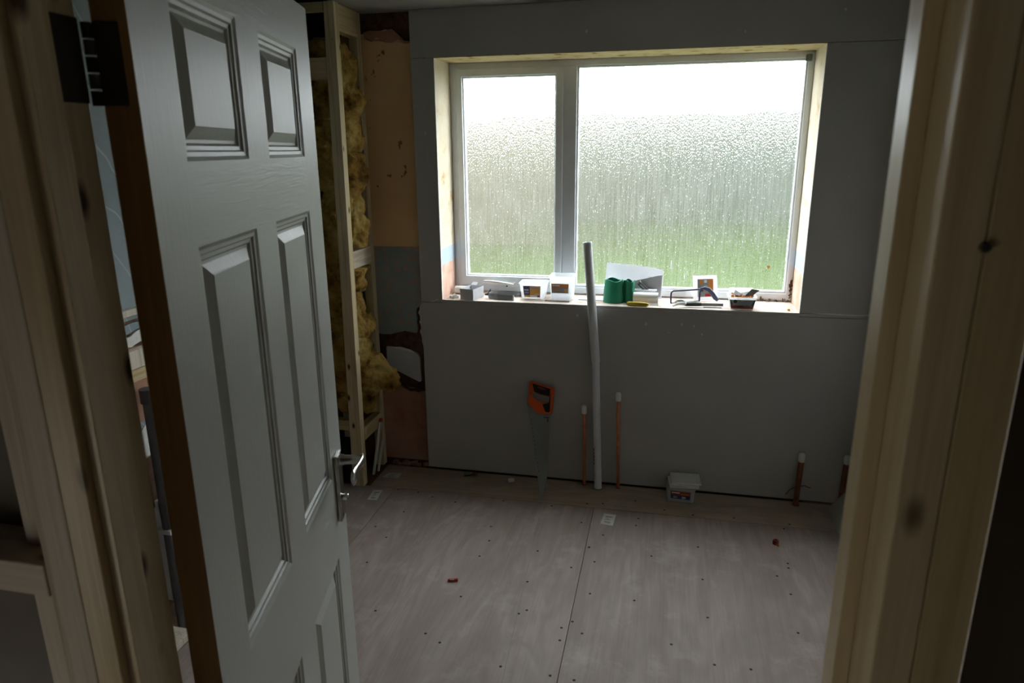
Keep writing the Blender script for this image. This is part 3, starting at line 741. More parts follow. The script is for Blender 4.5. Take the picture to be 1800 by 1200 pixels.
def make_wool():
    m = MB(); rnd = random.Random(4)
    z = .40
    while z < 2.06:
        h = rnd.uniform(.10, .26); r = rnd.uniform(.094, .118)
        for k in range(4):
            a = rnd.uniform(-2.2, 2.2)-math.pi/4; q = rnd.uniform(.02, .05)
            bmesh.ops.create_icosphere(m.bm, subdivisions=3, radius=1, matrix=Matrix.Translation((-1.628+q*math.cos(a), 3.318+q*math.sin(a), z+h*rnd.uniform(.35, .65))) @ Matrix.Rotation(rnd.uniform(-.35, .35), 4, 'Y') @ Matrix.Diagonal((r, r, h*rnd.uniform(.45, .62), 1)))
        z += h*.85
    # the tuft that has sprung out past the frame low down
    for (x, y, zz, r, s) in ((-1.56, 3.315, .60, .115, .8), (-1.49, 3.315, .60, .085, 1.0), (-1.44, 3.315, .585, .072, .85), (-1.40, 3.32, .565, .050, .8), (-1.375, 3.322, .548, .030, .8), (-1.41, 3.31, .525, .026, .6), (-1.53, 3.32, .52, .07, .8), (-1.50, 3.31, .66, .075, .7), (-1.56, 3.33, .42, .06, 1)):
        bmesh.ops.create_icosphere(m.bm, subdivisions=3, radius=1, matrix=Matrix.Translation((x, y, zz)) @ Matrix.Diagonal((r, r*.85, r*s, 1)))
    o = m.build('pipe_insulation', M_WOOL, None, smooth=True, weld=False)
    rm = o.modifiers.new('remesh', 'REMESH'); rm.mode = 'VOXEL'; rm.voxel_size = .006; rm.use_smooth_shade = True
    for nm, sc, st in (('folds', .12, .05), ('creases', .05, .035), ('fibres', .012, .007)):
        tx = bpy.data.textures.new(nm, 'CLOUDS'); tx.noise_scale = sc; tx.noise_depth = 3
        dm = o.modifiers.new(nm, 'DISPLACE'); dm.texture = tx; dm.strength = st; dm.texture_coords = 'GLOBAL'
    # settle the wool against the timbers and walls round it
    me = bpy.data.meshes.new_from_object(o.evaluated_get(bpy.context.evaluated_depsgraph_get()))
    for v in me.vertices:
        x, y, z = v.co
        x = max(x, LX+.006)
        if z < .385 or z < .62 and False: pass
        if -1.60 < x < -1.50: y = max(y, 3.2075)
        if x <= -1.60 or x >= -1.50: y = max(y, 3.2035)
        y = min(y, 3.472)
        if x > -1.572 and y > 3.4235: y = 3.4235
        if (1.166 < z < 1.274 or z < .335) and x > -1.568: x = -1.568
        v.co = (x, y, max(z, .335))
    o.modifiers.clear(); old = o.data; o.data = me; bpy.data.meshes.remove(old)
    return o
tag(make_wool(), 'crumpled yellow mineral wool wrapped round the soil pipe inside the timber frame', 'insulation')

# white trunking and bits on the floor inside the frame
def strip(name, p, q, wdt, th, label, mat=M_WHITEP):
    p, q = Vector(p), Vector(q); d = (q-p).normalized(); s = Vector((0, 1, 0)); s = (s-d*s.dot(d)).normalized(); t = d.cross(s)
    m = MB()
    def ringp(c): return [c+s*a*wdt/2+t*b*th/2 for a, b in ((-1, -1), (1, -1), (1, 1), (-1, 1))]
    m.hexa(ringp(p)+ringp(q)); return m
t1 = thing('plastic_trunking', 'longer white trunking strip with a red tip leaning inside the timber frame', 'trunking', (-1.512, 3.29, 0))
strip('', (-1.532, 3.30, .002), (-1.508, 3.385, .285), .022, .010, '').build('strip', M_WHITEP, t1, bevel=.0015)
strip('', (-1.508, 3.385, .285), (-1.506, 3.391, .305), .026, .014, '').build('tip', M_RED, t1, bevel=.002)
o = strip('', (-1.522, 3.345, .002), (-1.505, 3.395, .170), .016, .010, '').build('plastic_trunking', M_WHITEP, None, bevel=.0015)
tag(o, 'shorter white trunking strip leaning beside the longer red-tipped one', 'trunking')
m = MB(); m.lathe([(.030, 0), (.030, .23), (.026, .235), (0, .235)], (-1.650, 3.238, .0), 24); tag(m.build('black_cylinder', M_BLACK, None, smooth=True), 'short black cylinder standing behind the front post of the timber frame', 'pipe')  # plain black cylinder filling the black area between post and trunking

# grey pipe by the left wall, seen through the hinge gap
gp_ = thing('drain_pipe', 'upright grey plastic pipe beside the left wall, seen through the hinge gap', 'pipe', (LX+.035, 1.968, -.015))
m = MB(); m.lathe([(.021, -.015), (.021, .93), (0, .93)], (LX+.035, 1.968, 0), 20); m.build('pipe', M_MGREY, gp_, smooth=True)
m = MB(); m.lathe([(.0212, .90), (.027, .905), (.027, .955), (.018, .957), (0, .957)], (LX+.035, 1.968, 0), 20); m.build('socket', M_MGREY, gp_, smooth=True)
m = MB(); m.box((LX+.001, 1.942, .395), (LX+.062, 1.994, .412)); m.build('pipe_clip', M_WHITEP, gp_, bevel=.002)

# ------------------------------------------------------------------ pipes against the back wall
ww = thing('waste_pipe', 'tall white waste pipe leaning up past the window sill', 'pipe', (-.2874, 3.392, 0))
P0, P1, P2 = Vector((-.2874, 3.394, 0)), Vector((-.3170, 3.405, .700)), Vector((-.3740, 3.424, 1.306))
m = MB(); m.tube([P0, P1, P1+(P2-P1)*.02], .0195, 24); m.build('lower_pipe', M_GREYP, ww, smooth=True)
m = MB()
d = (P2-P1).normalized()
bt = [P1, P1+d*.30, P2]
# hollow upper sleeve
rings = []
for p, r in ((P1, .0203), (P1, .0225), (P2, .0225), (P2, .0185), (P2-d*.05, .0185)):
    s = d.cross(Vector((0, 1, 0))).normalized(); t = s.cross(d)
    rings.append([m._v(p+(s*math.cos(k*math.pi/12)+t*math.sin(k*math.pi/12))*r) for k in range(24)])
for a, b in zip(rings, rings[1:]):
    for k in range(24): m.bm.faces.new([a[k], a[(k+1) % 24], b[(k+1) % 24], b[k]])
m.bm.faces.new(rings[-1])
m.build('upper_pipe', M_GREYP, ww, smooth=True)
m = MB()
for k in range(5):
    c = P0.lerp(P1, .205+k*.028)
    m.M = Matrix.Translation(c) @ Matrix.Rotation(math.radians(205), 4, 'Z'); m.box((.0192, -.006, -.007), (.0200, .006, .006))
m.build('blue_print', M_BLUEGREY, ww, weld=False)

def copper(name, label, p, q, r, dull, cr):
    o = thing(name, label, 'pipe', p, 'copper pipe tails along the back wall')
    p, q = Vector(p), Vector(q)
    m = MB(); m.tube([p, p.lerp(q, .5), q], r, 16); m.build('tube', M_COPPERD if dull else M_COPPER, o, smooth=True)
    d = (q-p).normalized()
    m = MB(); m.tube([q-d*.028, q-d*.026, q-d*.012, q-d*.010, q-d*.001, q+d*.008, q+d*.016, q+d*.019], [cr*.80, cr*.92, cr*.92, cr, cr, cr*.95, cr*.7, cr*.3], 16); m.build('stop_end', M_WHITEP, o, smooth=True)
    m = MB(); m.tube([p+Vector((0, 0, .0004)), p+Vector((0, 0, .004))], r*1.3, 16); m.build('floor_collar', M_DRED, o, smooth=True)
    return o
copper('copper_pipe', 'thin copper pipe with white stop end left of the waste pipe', (-.3627, 3.412, 0), (-.3705, 3.405, .442), .0085, False, .0150)
copper('copper_pipe', 'tallest thin copper pipe with white stop end right of the waste pipe', (-.1827, 3.412, 0), (-.1965, 3.405, .524), .0085, False, .0150)
c3 = copper('copper_pipe', 'thick copper pipe with a maroon cord tied round it, near the right corner', (.7103, 3.405, 0), (.7150, 3.398, .270), .0135, True, .0172)
m = MB(); m.tube([(.650, 3.360, .075), (.668, 3.366, .100), (.690, 3.372, .113), (.706, 3.378, .118)], .0022, 8); m.tube([(.704, 3.378, .118), (.722, 3.378, .119), (.742, 3.383, .121), (.755, 3.386, .112), (.768, 3.386, .110)], .0022, 8); m.build('cord', M_STRING, c3, smooth=True)
copper('copper_pipe', 'thick copper pipe half hidden by the door lining, in the right corner', (.9225, 3.418, 0), (.927, 3.412, .270), .0135, True, .0172)

# leaning offcut of board in the right corner
m = MB(); m.M = Matrix.Identity(4)
m.prism([(.866, 3.405, .001), (.858, 3.168, .001), (.875, 2.92, .001), (.955, 2.90, .34), (.955, 3.335, .18)], (.010, 0, .004))
tag(m.build('plasterboard_offcut', M_BOARD, None), 'grey board offcut leaning in the right corner, cut off by the door lining', 'board offcut')

# ------------------------------------------------------------------ hand saw against the wall
sw = thing('hand_saw', 'hand saw with orange and black handle leaning on the grey wall, tip on the floor', 'saw', (-.566, 3.2, 0))
ax = Vector((0, .23, .545)).normalized(); nx = Vector((0, -.545, .23)).normalized()   # along the saw, and out from the wall
def SP(s, t, off=0): return Vector((-.566, 3.198, .0085)) + Vector((1, 0, 0))*s + ax*t + nx*off
def splate(pts, o0, o1): 
    m = MB(); m.prism([SP(s, t, o0) for s, t in pts], nx*(o1-o0)); return m
teeth = []
A, B = Vector((-.106, .492)), Vector((-.014, .080)); n = 46
for i in range(n):
    p = A.lerp(B, i/n); q = A.lerp(B, (i+.5)/n); teeth += [(p.x, p.y), (q.x-.0030, q.y)]
splate(teeth+[(-.012, .078), (-.001, -.006), (.0088, -.0066), (.0269, .1029), (.0236, .4511), (-.02, .47)], -.0006, .0006).build('blade', M_STEEL, sw)
hole = [(-.09, .5405), (-.0782, .5473), (-.0406, .5347), (.0117, .5261), (.0121, .4992), (-.0043, .4951), (-.0348, .496), (-.0665, .5119)]
outer = [(-.1019, .5987), (-.09, .604), (.0174, .576), (.032, .580), (.037, .572), (.0368, .5577), (.0314, .4379), (.015, .4352), (-.0487, .4352), (-.1015, .4885), (-.0998, .5489)]
def plate_with_hole(outer, hole, o0, o1):
    m = MB(); N = 48
    def samp(poly):
        c = Vector((-.035, .518)); out = []
        for k in range(N):
            a = 2*math.pi*k/N; d = Vector((math.cos(a), math.sin(a))); best = None
            for p, q in zip(poly, poly[1:]+poly[:1]):
                p, q = Vector(p), Vector(q); e = q-p; det = d.x*(-e.y)+e.x*d.y
                if abs(det) < 1e-9: continue
                w_ = p-c; t = (w_.x*(-e.y)+e.x*w_.y)/det; u = (d.x*w_.y-d.y*w_.x)/det
                if t > 0 and -1e-6 <= u <= 1+1e-6: best = t if best is None else max(best, t)
            out.append(c+d*best)
        return out
    O, H = samp(outer), samp(hole)
    R = [[m._v(SP(p.x, p.y, o)) for p in P] for P, o in ((O, o0), (O, o1), (H, o1), (H, o0))]
    for a in range(4):
        b = (a+1) % 4
        for k in range(N): m.bm.faces.new([R[a][k], R[a][(k+1) % N], R[b][(k+1) % N], R[b][k]])
    return m
hd = plate_with_hole(outer, hole, -.013, .013).build('handle', M_ORANGE, sw, bevel=.003, smooth=True)
splate([(-.0840, .5930), (.0165, .5685), (.0145, .5290), (-.0406, .5370), (-.0700, .5480)], -.0138, .0150).build('top_grip', M_BLACK, hd, bevel=.003)
splate([(.0185, .552), (.0215, .4480), (.0100, .4440), (-.0040, .4473), (-.0215, .4850), (.0120, .4960), (.0135, .530)], -.0138, .0150).build('inner_grip', M_BLACK, hd, bevel=.003)
splate([(-.055, .572), (-.048, .577), (-.030, .573), (-.012, .5665), (-.005, .561), (-.018, .560), (-.040, .565)], .0150, .0156).build('red_mark', M_DRED, hd)
m = MB()
for i in range(13):
    t = .40-i*.022; s = -.083+(.40-t)*.222; m.prism([SP(s+.004+a, t+b, .0007) for a, b in ((0, 0), (.004, 0), (.004, .004), (0, .004))], nx*.0003)
m.build('scale_marks', M_BLACK, sw, weld=False)
splate([(-.012, .415), (.016, .415), (.016, .420), (-.012, .420)], .0007, .0010).build('print', M_LABD, sw)
splate([(.008, .395), (.014, .395), (.014, .412), (.008, .412)], .0007, .0010).build('print', M_LABD, sw)

# ------------------------------------------------------------------ things on the sill
Z = WZ0
def tub(name, label, x0, x1, y0, y1, z0, h, taper, mat, rim=.004, rot=0, cat='tub'):
    """open rectangular tub with wall thickness and a rolled rim"""
    cx, cy = (x0+x1)/2, (y0+y1)/2; o = thing(name, label, cat, (cx, cy, z0))
    hw, hd_ = (x1-x0)/2, (y1-y0)/2; R_ = Matrix.Translation((cx, cy, z0)) @ Matrix.Rotation(rot, 4, 'Z')
    m = MB(); m.M = R_
    def rr(w_, d_, z, r=.014, n=4):
        out = []
        for qx, qy, a0 in ((1, 1, 0), (-1, 1, 90), (-1, -1, 180), (1, -1, 270)):
            for k in range(n+1):
                a = math.radians(a0+90*k/n); out.append((qx*(w_-r)+r*math.cos(a), qy*(d_-r)+r*math.sin(a), z))
        return [m._v(p) for p in out]
    seq = [(hw-taper, hd_-taper, 0.0), (hw, hd_, h-.008), (hw+rim, hd_+rim, h-.006), (hw+rim, hd_+rim, h), (hw-.002, hd_-.002, h), (hw-taper-.002, hd_-taper-.002, .003)]
    R = [rr(*s) for s in seq]
    m.bm.faces.new(R[0]); m.bm.faces.new(R[-1]); n = len(R[0])
    for a, b in zip(R, R[1:]):
        for k in range(n): m.bm.faces.new([a[k], a[(k+1) % n], b[(k+1) % n], b[k]])
    body = m.build('tub_body', mat, o, smooth=True)
    labs = []
    def lab(nm, u0, u1, v0, v1, mm, off=.0006):
        """printed panel on the sloping front face: u across, v up"""
        def pt(u, v):
            k = v/h; return Vector((u*(hw-taper+taper*k)*2, -(hd_-taper+taper*k)-off, v))
        q = MB(); q.M = R_; q.prism([pt(u0, v0), pt(u1, v0), pt(u1, v1), pt(u0, v1)], (0, .0004, 0)); c = q.build(nm, mm, labs[0] if labs else o)
        if nm == 'label': labs.append(c)
        return c
    return o, lab, R_
o, lab, _ = tub('plastic_tub', 'smaller clear tub with navy and orange label on the sill, left of the taller tub', -.742, -.602, 3.535, 3.645, Z, .085, .010, M_TUB)
lab('label', -.36, .33, .010, .072, M_LABY); lab('label_panel', -.36, -.10, .022, .070, M_LABB, .0012)
lab('print', -.33, -.15, .046, .052, M_WHITE, .0018); lab('print', -.33, -.14, .030, .040, M_LABG, .0018); lab('print', -.02, .28, .056, .060, M_LABO, .0012)
lab('print', .10, .30, .018, .030, M_CARD, .0012); lab('print', -.10, .2, .011, .021, M_WHITE, .0012); lab('print', .22, .33, .010, .020, M_LABR, .0014)
o, lab, _ = tub('plastic_tub', 'taller clear tub with orange and grey label beside the white waste pipe', -.578, -.455, 3.512, 3.640, Z, .128, .006, M_TUB)
lab('label', -.42, .34, .042, .092, M_LABG); lab('label_band', -.42, .34, .073, .092, M_LABO, .0012); lab('print', -.38, -.05, .079, .085, M_WHITE, .0018)
lab('print', -.40, .0, .056, .062, M_LABO, .0012); lab('print', -.3, .2, .046, .049, M_CARDD, .0012); lab('print', .15, .30, .05, .066, M_LABY, .0012)
m = MB(); m.prism([(-.60, 3.50, Z), (-.47, 3.495, Z), (-.47, 3.53, Z), (-.60, 3.53, Z)], (0, 0, .003)); tag(m.build('wood_shim', M_OLD), 'thin brown shim lying under the front of the taller clear tub', 'shim')

# open card box
bx = thing('card_box', 'small open grey card box at the left end of the sill', 'box', (-1.01, 3.52, Z))
M4 = Matrix.Translation((-1.048, 3.470, Z)) @ Matrix.Rotation(math.radians(-14), 4, 'Z')
m = MB(); m.M = M4 @ Matrix.Shear('XY', 4, (0, 0)) 
bw, bdp, bh, th = .079, .115, .058, .0016
m.box((0, 0, .0003), (bw, bdp, .002)); m.box((0, 0, .002), (bw, th, bh)); m.box((0, bdp-th, .002), (bw, bdp, bh)); m.box((0, th, .002), (th, bdp-th, bh)); m.box((bw-th, th, .002), (bw, bdp-th, bh))
m.build('box_body', M_CARD, bx, weld=False)
m = MB(); m.M = M4; m.prism([(0, bdp, bh), (bw*.45, bdp, bh), (bw*.45, bdp+.02, bh+.012), (.004, bdp+.02, bh+.012)], (0, 0, .0014)); m.build('box_flap', M_CARD, bx)
# white tube and pipe clips at the very left
m = MB(); m.lathe([(.018, 0), (.021, 0), (.021, .10), (.018, .10)], (-1.118, 3.62, Z+.0215), 20, 'X'); tag(m.build('plastic_tube', M_WHITEP, None, smooth=True), 'short white tube lying behind the card box at the left reveal', 'tube')
for i, (x, y, lb) in enumerate(((-1.108, 3.492, 'white pipe clip at the sill\'s left front corner'), (-1.090, 3.476, 'white pipe clip nearest the front, left of the card box'), (-1.075, 3.500, 'white pipe clip touching the card box'), (-1.092, 3.520, 'white pipe clip behind the other two clips'))):
    c = thing('pipe_clip', lb, 'clip', (x, y, Z), 'white pipe clips at the left of the sill')
    m = MB(); m.M = Matrix.Translation((x, y, Z+.009)) @ Matrix.Rotation(random.random()*3, 4, 'Z'); m.lathe([(.005, -.006), (.009, -.006), (.009, .006), (.005, .006), (.005, -.006)], (0, 0, 0), 16, 'X'); m.build('ring', M_WHITEP, c, smooth=True)
    m = MB(); m.lathe([(.004, -.0), (.004, .004), (0, .004)], (x, y, Z), 10); m.build('foot', M_BLACK, c, smooth=True)
# grey strap ring
sr = thing('plastic_ring', 'open grey plastic ring lying on the sill between card box and smaller tub', 'ring', (-.835, 3.55, Z))
m = MB(); pts = [(-.765, 3.487), (-.80, 3.486), (-.845, 3.492), (-.885, 3.508), (-.908, 3.535), (-.905, 3.565), (-.875, 3.592), (-.835, 3.602), (-.795, 3.598), (-.765, 3.588), (-.735, 3.592)]
m.tube([(x, y, Z+.0142) for x, y in pts], .014, 12, flat=(.22, 1)); m.build('ring_band', M_DGREY, sr, smooth=True)
m = MB(); m.box((-.767, 3.4835, Z+.001), (-.760, 3.4905, Z+.028)); m.build('ring_end', M_CARD, sr, bevel=.001)
# black clip
m = MB(); m.tube([(-.945, 3.60, Z+.004), (-.93, 3.597, Z+.006), (-.92, 3.60, Z+.018), (-.915, 3.603, Z+.034)], [.004, .006, .005, .002], 8); m.tube([(-.93, 3.597, Z+.006), (-.905, 3.60, Z+.008), (-.893, 3.603, Z+.022)], [.006, .005, .002], 8); tag(m.build('plastic_hook', M_BLACK, None, smooth=True), 'small black hook lying behind the grey ring', 'hook')
# off-white scrap behind the pipe
m = MB(); m.box((-.43, 3.56, Z), (-.27, 3.63, Z+.004)); tag(m.build('card_scrap', M_CARD), 'flat white card scrap lying behind the waste pipe', 'card')

# green holder
gr = thing('green_holder', 'green plastic holder of two cups on the sill, right of the waste pipe', 'holder', (-.23, 3.53, Z))
def cup(cx, cy, r0, r1, h, squash, amp):
    m = MB(); N = 40; R = []
    for (k, rr_) in ((0, 0), (.02, 0), (.5, 0), (1, 0), (1, -.003), (.5, -.003), (.05, -.003)):
        ring_ = []
        for i in range(N):
            a = 2*math.pi*i/N; r = r0+(r1-r0)*k+rr_; z = Z+.0005+h*k + (amp*math.cos(3*a+.6) if k == 1 else 0)
            ring_.append(m._v((cx+r*math.cos(a), cy+squash*r*math.sin(a), z)))
        R.append(ring_)
    for a, b in zip(R, R[1:]):
        for i in range(N): m.bm.faces.new([a[i], a[(i+1) % N], b[(i+1) % N], b[i]])
    m.bm.faces.new(R[0]); m.bm.faces.new(R[-1]); return m
cup(-.247, 3.545, .054, .047, .116, .85, .005).build('large_cup', M_GREEN, gr, smooth=True)
cup(-.168, 3.556, .029, .026, .112, 1.0, .005).build('small_cup', M_GREEN, gr, smooth=True)
m = MB(); m.tube([(-.193, 3.548, Z+.01), (-.193, 3.548, Z+.115)], .006, 10); m.build('rib', M_GREEN, gr, smooth=True)
m = MB(); m.box((-.150, 3.555, Z+.0005), (-.128, 3.60, Z+.05)); m.build('foot_block', plain('dark_green_plastic', (14, 74, 58), .4), gr, bevel=.002)

# folded paper against the window
pp = thing('paper_sheet', 'folded white paper sheet propped against the glass behind the green holder', 'paper', (-.16, 3.66, Z))
def sheet_grid(cor, nu, nv, bow, th=.0008):
    m = MB(); G = []
    a, b, c, d_ = [Vector(x) for x in cor]
    for side in (0, 1):
        g_ = []
        for j in range(nv+1):
            row = []
            for i in range(nu+1):
                u, v = i/nu, j/nv; p = a.lerp(b, u).lerp(d_.lerp(c, u), v)
                p.y += bow*math.sin(math.pi*u)*(.4+.6*v) + side*th + .004*math.sin(7*u+3*v)
                p.z += .010*math.sin(2.4*u+.4)*v
                row.append(m._v(p))
            g_.append(row)
        G.append(g_)
    for s in (0, 1):
        for j in range(nv):
            for i in range(nu): m.bm.faces.new([G[s][j][i], G[s][j][i+1], G[s][j+1][i+1], G[s][j+1][i]])
    for j in range(nv):
        for i in (0, nu): m.bm.faces.new([G[0][j][i], G[1][j][i], G[1][j+1][i], G[0][j+1][i]])
    for i in range(nu):
        for j in (0, nv): m.bm.faces.new([G[0][j][i], G[1][j][i], G[1][j][i+1], G[0][j][i+1]])
    return m
sheet_grid([(-.305, 3.645, Z+.003), (-.004, 3.640, Z+.003), (-.002, 3.668, Z+.150), (-.295, 3.672, Z+.180)], 24, 8, -.010).build('back_sheet', M_PAPER, pp, smooth=True)
m = MB(); m.prism([(-.19, 3.618, Z+.02), (-.010, 3.612, Z+.02), (-.006, 3.630, Z+.132), (-.028, 3.630, Z+.128), (-.19, 3.628, Z+.088)], (0, .0012, 0)); fs = m.build('front_fold', M_CARD, pp)
m = MB()
for (x0, z0, x1, z1) in ((-.275, .150, -.15, .143), (-.22, .118, -.06, .115), (-.205, .128, -.204, .114), (-.17, .130, -.169, .112), (-.24, .10, -.12, .098), (-.26, .165, -.14, .158)):
    m.tube([(x0, 3.6455+.02*z0/.15, Z+z0), ((x0+x1)/2, 3.6435+.02*z0/.15, Z+(z0+z1)/2), (x1, 3.6425+.02*z1/.15, Z+z1)], .0006, 5)
m.build('drawn_lines', M_PRINT, pp)
# dark gadget in front of the paper
gd = thing('small_torch', 'small black and silver torch propped up against the folded paper', 'torch', (-.09, 3.59, Z+.06))
Mx = Matrix.Translation((-.098, 3.596, Z+.073)) @ Matrix.Rotation(math.radians(42), 4, 'Y')
m = MB(); m.M = Mx; m.lathe([(0, -.030), (.012, -.030), (.012, .028), (0, .028)], (0, 0, 0), 16, 'X'); m.build('body', M_BLACK, gd, smooth=True)
m = MB(); m.M = Mx; m.box((-.024, -.014, -.004), (.024, -.0115, .004)); m.build('silver_strip', M_STEEL, gd, bevel=.001)
m = MB(); m.M = Mx; m.lathe([(0, -.036), (.0135, -.036), (.0135, -.029), (0, -.029)], (0, 0, 0), 16, 'X'); m.build('lamp_end', M_HINGEPIN, gd, smooth=True)
# white roll and yellow knife
rl = thing('paper_roll', 'short white roll lying on the sill beside the green holder', 'roll', (-.08, 3.535, Z))
m = MB(); m.lathe([(.010, 0), (.028, 0), (.0285, .003), (.0285, .122), (.028, .125), (.010, .125)], (-.146, 3.535, Z+.0287), 28, 'X'); m.build('roll_body', M_WHITE, rl, smooth=True)
m = MB(); m.prism([(-.140, 3.508, Z+.018), (-.022, 3.508, Z+.018), (-.015, 3.490, Z+.0006), (-.120, 3.492, Z+.0006)], (0, .0008, .0004)); m.build('loose_end', M_WHITE, rl)
m = MB(); m.box((-.155, 3.57, Z+.058), (-.03, 3.61, Z+.062)); m.M = Matrix()
m.box((-.15, 3.575, Z), (-.035, 3.605, Z+.058)); tag(m.build('card_pack', M_CARD, None, bevel=.001, weld=False), 'low white card pack behind the white roll, under the torch', 'pack')
yk = thing('utility_knife', 'yellow-handled knife lying at the sill edge in front of the white roll', 'knife', (-.12, 3.463, Z))
m = MB(); m.tube([(-.172, 3.466, Z+.011), (-.165, 3.466, Z+.0115), (-.12, 3.464, Z+.0115), (-.075, 3.462, Z+.0105), (-.066, 3.462, Z+.010)], [.008, .011, .0115, .0105, .006], 12, flat=(.8, 1)); m.build('handle', M_YELLOW, yk, smooth=True)
m = MB(); m.box((-.176, 3.462, Z+.006), (-.171, 3.470, Z+.016)); m.build('collar', plain('brown_plastic', (120, 84, 40), .5), yk, bevel=.001)
# hacksaw
hs = thing('junior_hacksaw', 'small hacksaw with blue-grey frame standing on the sill before the square lid', 'hacksaw', (.14, 3.56, Z))
def HX(x, y=0, z=0): return Vector((.042+x, 3.530+x*.35, Z+z))
m = MB(); m.tube([HX(.002, 0, .006), HX(.0, 0, .030), HX(.001, 0, .062), HX(.010, 0, .070), HX(.06, 0, .071), HX(.12, 0, .073), HX(.158, 0, .076)], .0042, 10); m.build('frame', M_BLUEGREY, hs, smooth=True)
m = MB(); m.tube([HX(.145, 0, .077), HX(.165, 0, .079), HX(.185, 0, .072), HX(.205, 0, .050), HX(.222, 0, .026), HX(.234, 0, .014)], [.006, .009, .011, .0115, .0115, .008], 14, flat=(.8, 1)); m.build('handle', M_BLUEGREY, hs, smooth=True)
m = MB(); m.tube([HX(.150, 0, .074), HX(.142, 0, .060), HX(.142, 0, .012)], .0045, 10); m.build('rear_post', M_BLUEGREY, hs, smooth=True)
m = MB(); m.prism([HX(.002, 0, .004), HX(.142, 0, .010), HX(.142, 0, .017), HX(.002, 0, .011)], (0, .0008, 0)); m.build('saw_blade', M_STEEL, hs)
# multi tool in front
sk = thing('pipe_pliers', 'dark-gripped pliers with pale jaws lying along the sill edge before the hacksaw', 'pliers', (.17, 3.49, Z))
def tubep(pts, r, mat, nm, fl=None):
    m = MB(); m.tube([(x, y, Z+z) for x, y, z in pts], r, 10, flat=fl); return m.build(nm, mat, sk, smooth=True)
tubep([(.052, 3.472, .006), (.075, 3.478, .016), (.095, 3.484, .018), (.120, 3.488, .016)], [.004, .007, .010, .009], M_WHITEP, 'jaw')
tubep([(.060, 3.492, .022), (.075, 3.494, .030), (.095, 3.494, .030), (.112, 3.492, .022)], [.003, .006, .008, .008], M_CARD, 'jaw')
tubep([(.108, 3.487, .014), (.120, 3.488, .015), (.160, 3.492, .016), (.190, 3.494, .015)], [.008, .0105, .0115, .009], plain('dark_green_grip', (46, 54, 52), .5), 'grip')
m = MB(); m.prism([(.185, 3.488, Z+.007), (.296, 3.500, Z+.007), (.296, 3.500, Z+.022), (.185, 3.490, Z+.022)], (0, .007, 0)); m.build('scraper_bar', M_LABG, sk, bevel=.001)
m = MB(); m.prism([(.20, 3.482, Z+.001), (.288, 3.488, Z+.001), (.29, 3.500, Z+.001), (.20, 3.494, Z+.001)], (0, 0, .003)); m.build('flat_blade', M_STEEL, sk)
# square lid against the window
ld = thing('tub_lid', 'square white tub lid with grey and orange label leaning on the window', 'lid', (.215, 3.65, Z))
LM = Matrix.Translation((.158, 3.640, Z+.002)) @ Matrix.Rotation(math.radians(8), 4, 'Z') @ Matrix.Rotation(math.radians(-14), 4, 'X') @ Matrix.Rotation(math.radians(-2), 4, 'Y')
m = MB(); m.M = LM; m.box((0, 0, 0), (.122, .006, .128)); m.build('lid_body', M_LID, ld, bevel=.004)
def lq(nm, x0, x1, z0, z1, mm, off):
    m = MB(); m.M = LM; m.box((x0, -off, z0), (x1, -off+.0006, z1)); c = m.build(nm, mm, lqs[0] if lqs else ld); lqs.append(c)
lqs = []
lq('label', .022, .102, .018, .110, M_LABG, .0007); lq('label_band', .078, .102, .018, .110, M_LABO, .0013); lq('print', .034, .048, .082, .106, M_LABO, .0013)
lq('print', .056, .070, .09, .105, M_WHITE, .0013); lq('print', .056, .072, .064, .078, M_CARD, .0013); lq('print', .03, .05, .045, .06, M_LABD, .0013); lq('print', .06, .10, .02, .034, M_RED, .0016)
# tub of fixings
o, lab, RR = tub('plastic_tub', 'tub with a dark label full of orange wall plugs at the right of the sill', .318, .446, 3.466, 3.575, Z, .062, .012, M_TUBD)
lab('label', -.49, .49, .004, .050, M_LABD); lab('label_band', -.49, .49, .004, .012, M_LABR, .0012); lab('print', -.42, -.2, .018, .022, M_RED, .0012); lab('print', .05, .42, .016, .019, M_LABG, .0012)
m = MB(); m.M = RR; m.lathe([(.004, 0), (.0085, 0), (.0085, .0006), (.004, .0006), (.004, 0)], (-.034, -.0545, .042), 18, 'Y'); m.build('round_mark', M_BLACK, o)
m = MB(); rnd = random.Random(3)
for i in range(75):
    m.M = Matrix.Translation((.382+rnd.uniform(-.042, .042), 3.52+rnd.uniform(-.032, .032), Z+.050+rnd.uniform(0, .014))) @ Matrix.Rotation(rnd.random()*6, 4, 'Z') @ Matrix.Rotation(rnd.uniform(-.7, .7), 4, 'Y')
    m.lathe([(0, -.014), (.003, -.014), (.0035, .010), (.0045, .014), (0, .014)], (0, 0, 0), 6, 'X')
tag(m.build('wall_plugs', M_RUST, None, weld=False, smooth=True), 'heap of small orange wall plugs in the dark-labelled tub', 'wall plugs', kind='stuff')
m = MB(); m.prism([(.392, 3.50, Z+.062), (.432, 3.512, Z+.064), (.463, 3.520, Z+.090), (.425, 3.510, Z+.096)], (0, .0015, .001)); tag(m.build('card_scrap', M_CARDD), 'dark grey card scrap sticking out of the dark-labelled tub', 'card')
m = MB(); m.M = Matrix.Translation((.328, 3.588, Z+.001)) @ Matrix.Rotation(math.radians(-12), 4, 'X'); m.box((0, 0, 0), (.115, .004, .085)); tag(m.build('tub_lid', M_LID, None, bevel=.002), 'plain white lid standing behind the dark-labelled tub', 'lid')
m = MB(); m.prism([(.34, 3.505, Z+.066), (.40, 3.505, Z+.064), (.415, 3.53, Z+.080), (.375, 3.53, Z+.070), (.35, 3.53, Z+.086)], (0, .002, .001)); tag(m.build('plastic_bag', M_LABG), 'crumpled grey bag lying on the orange wall plugs', 'bag')
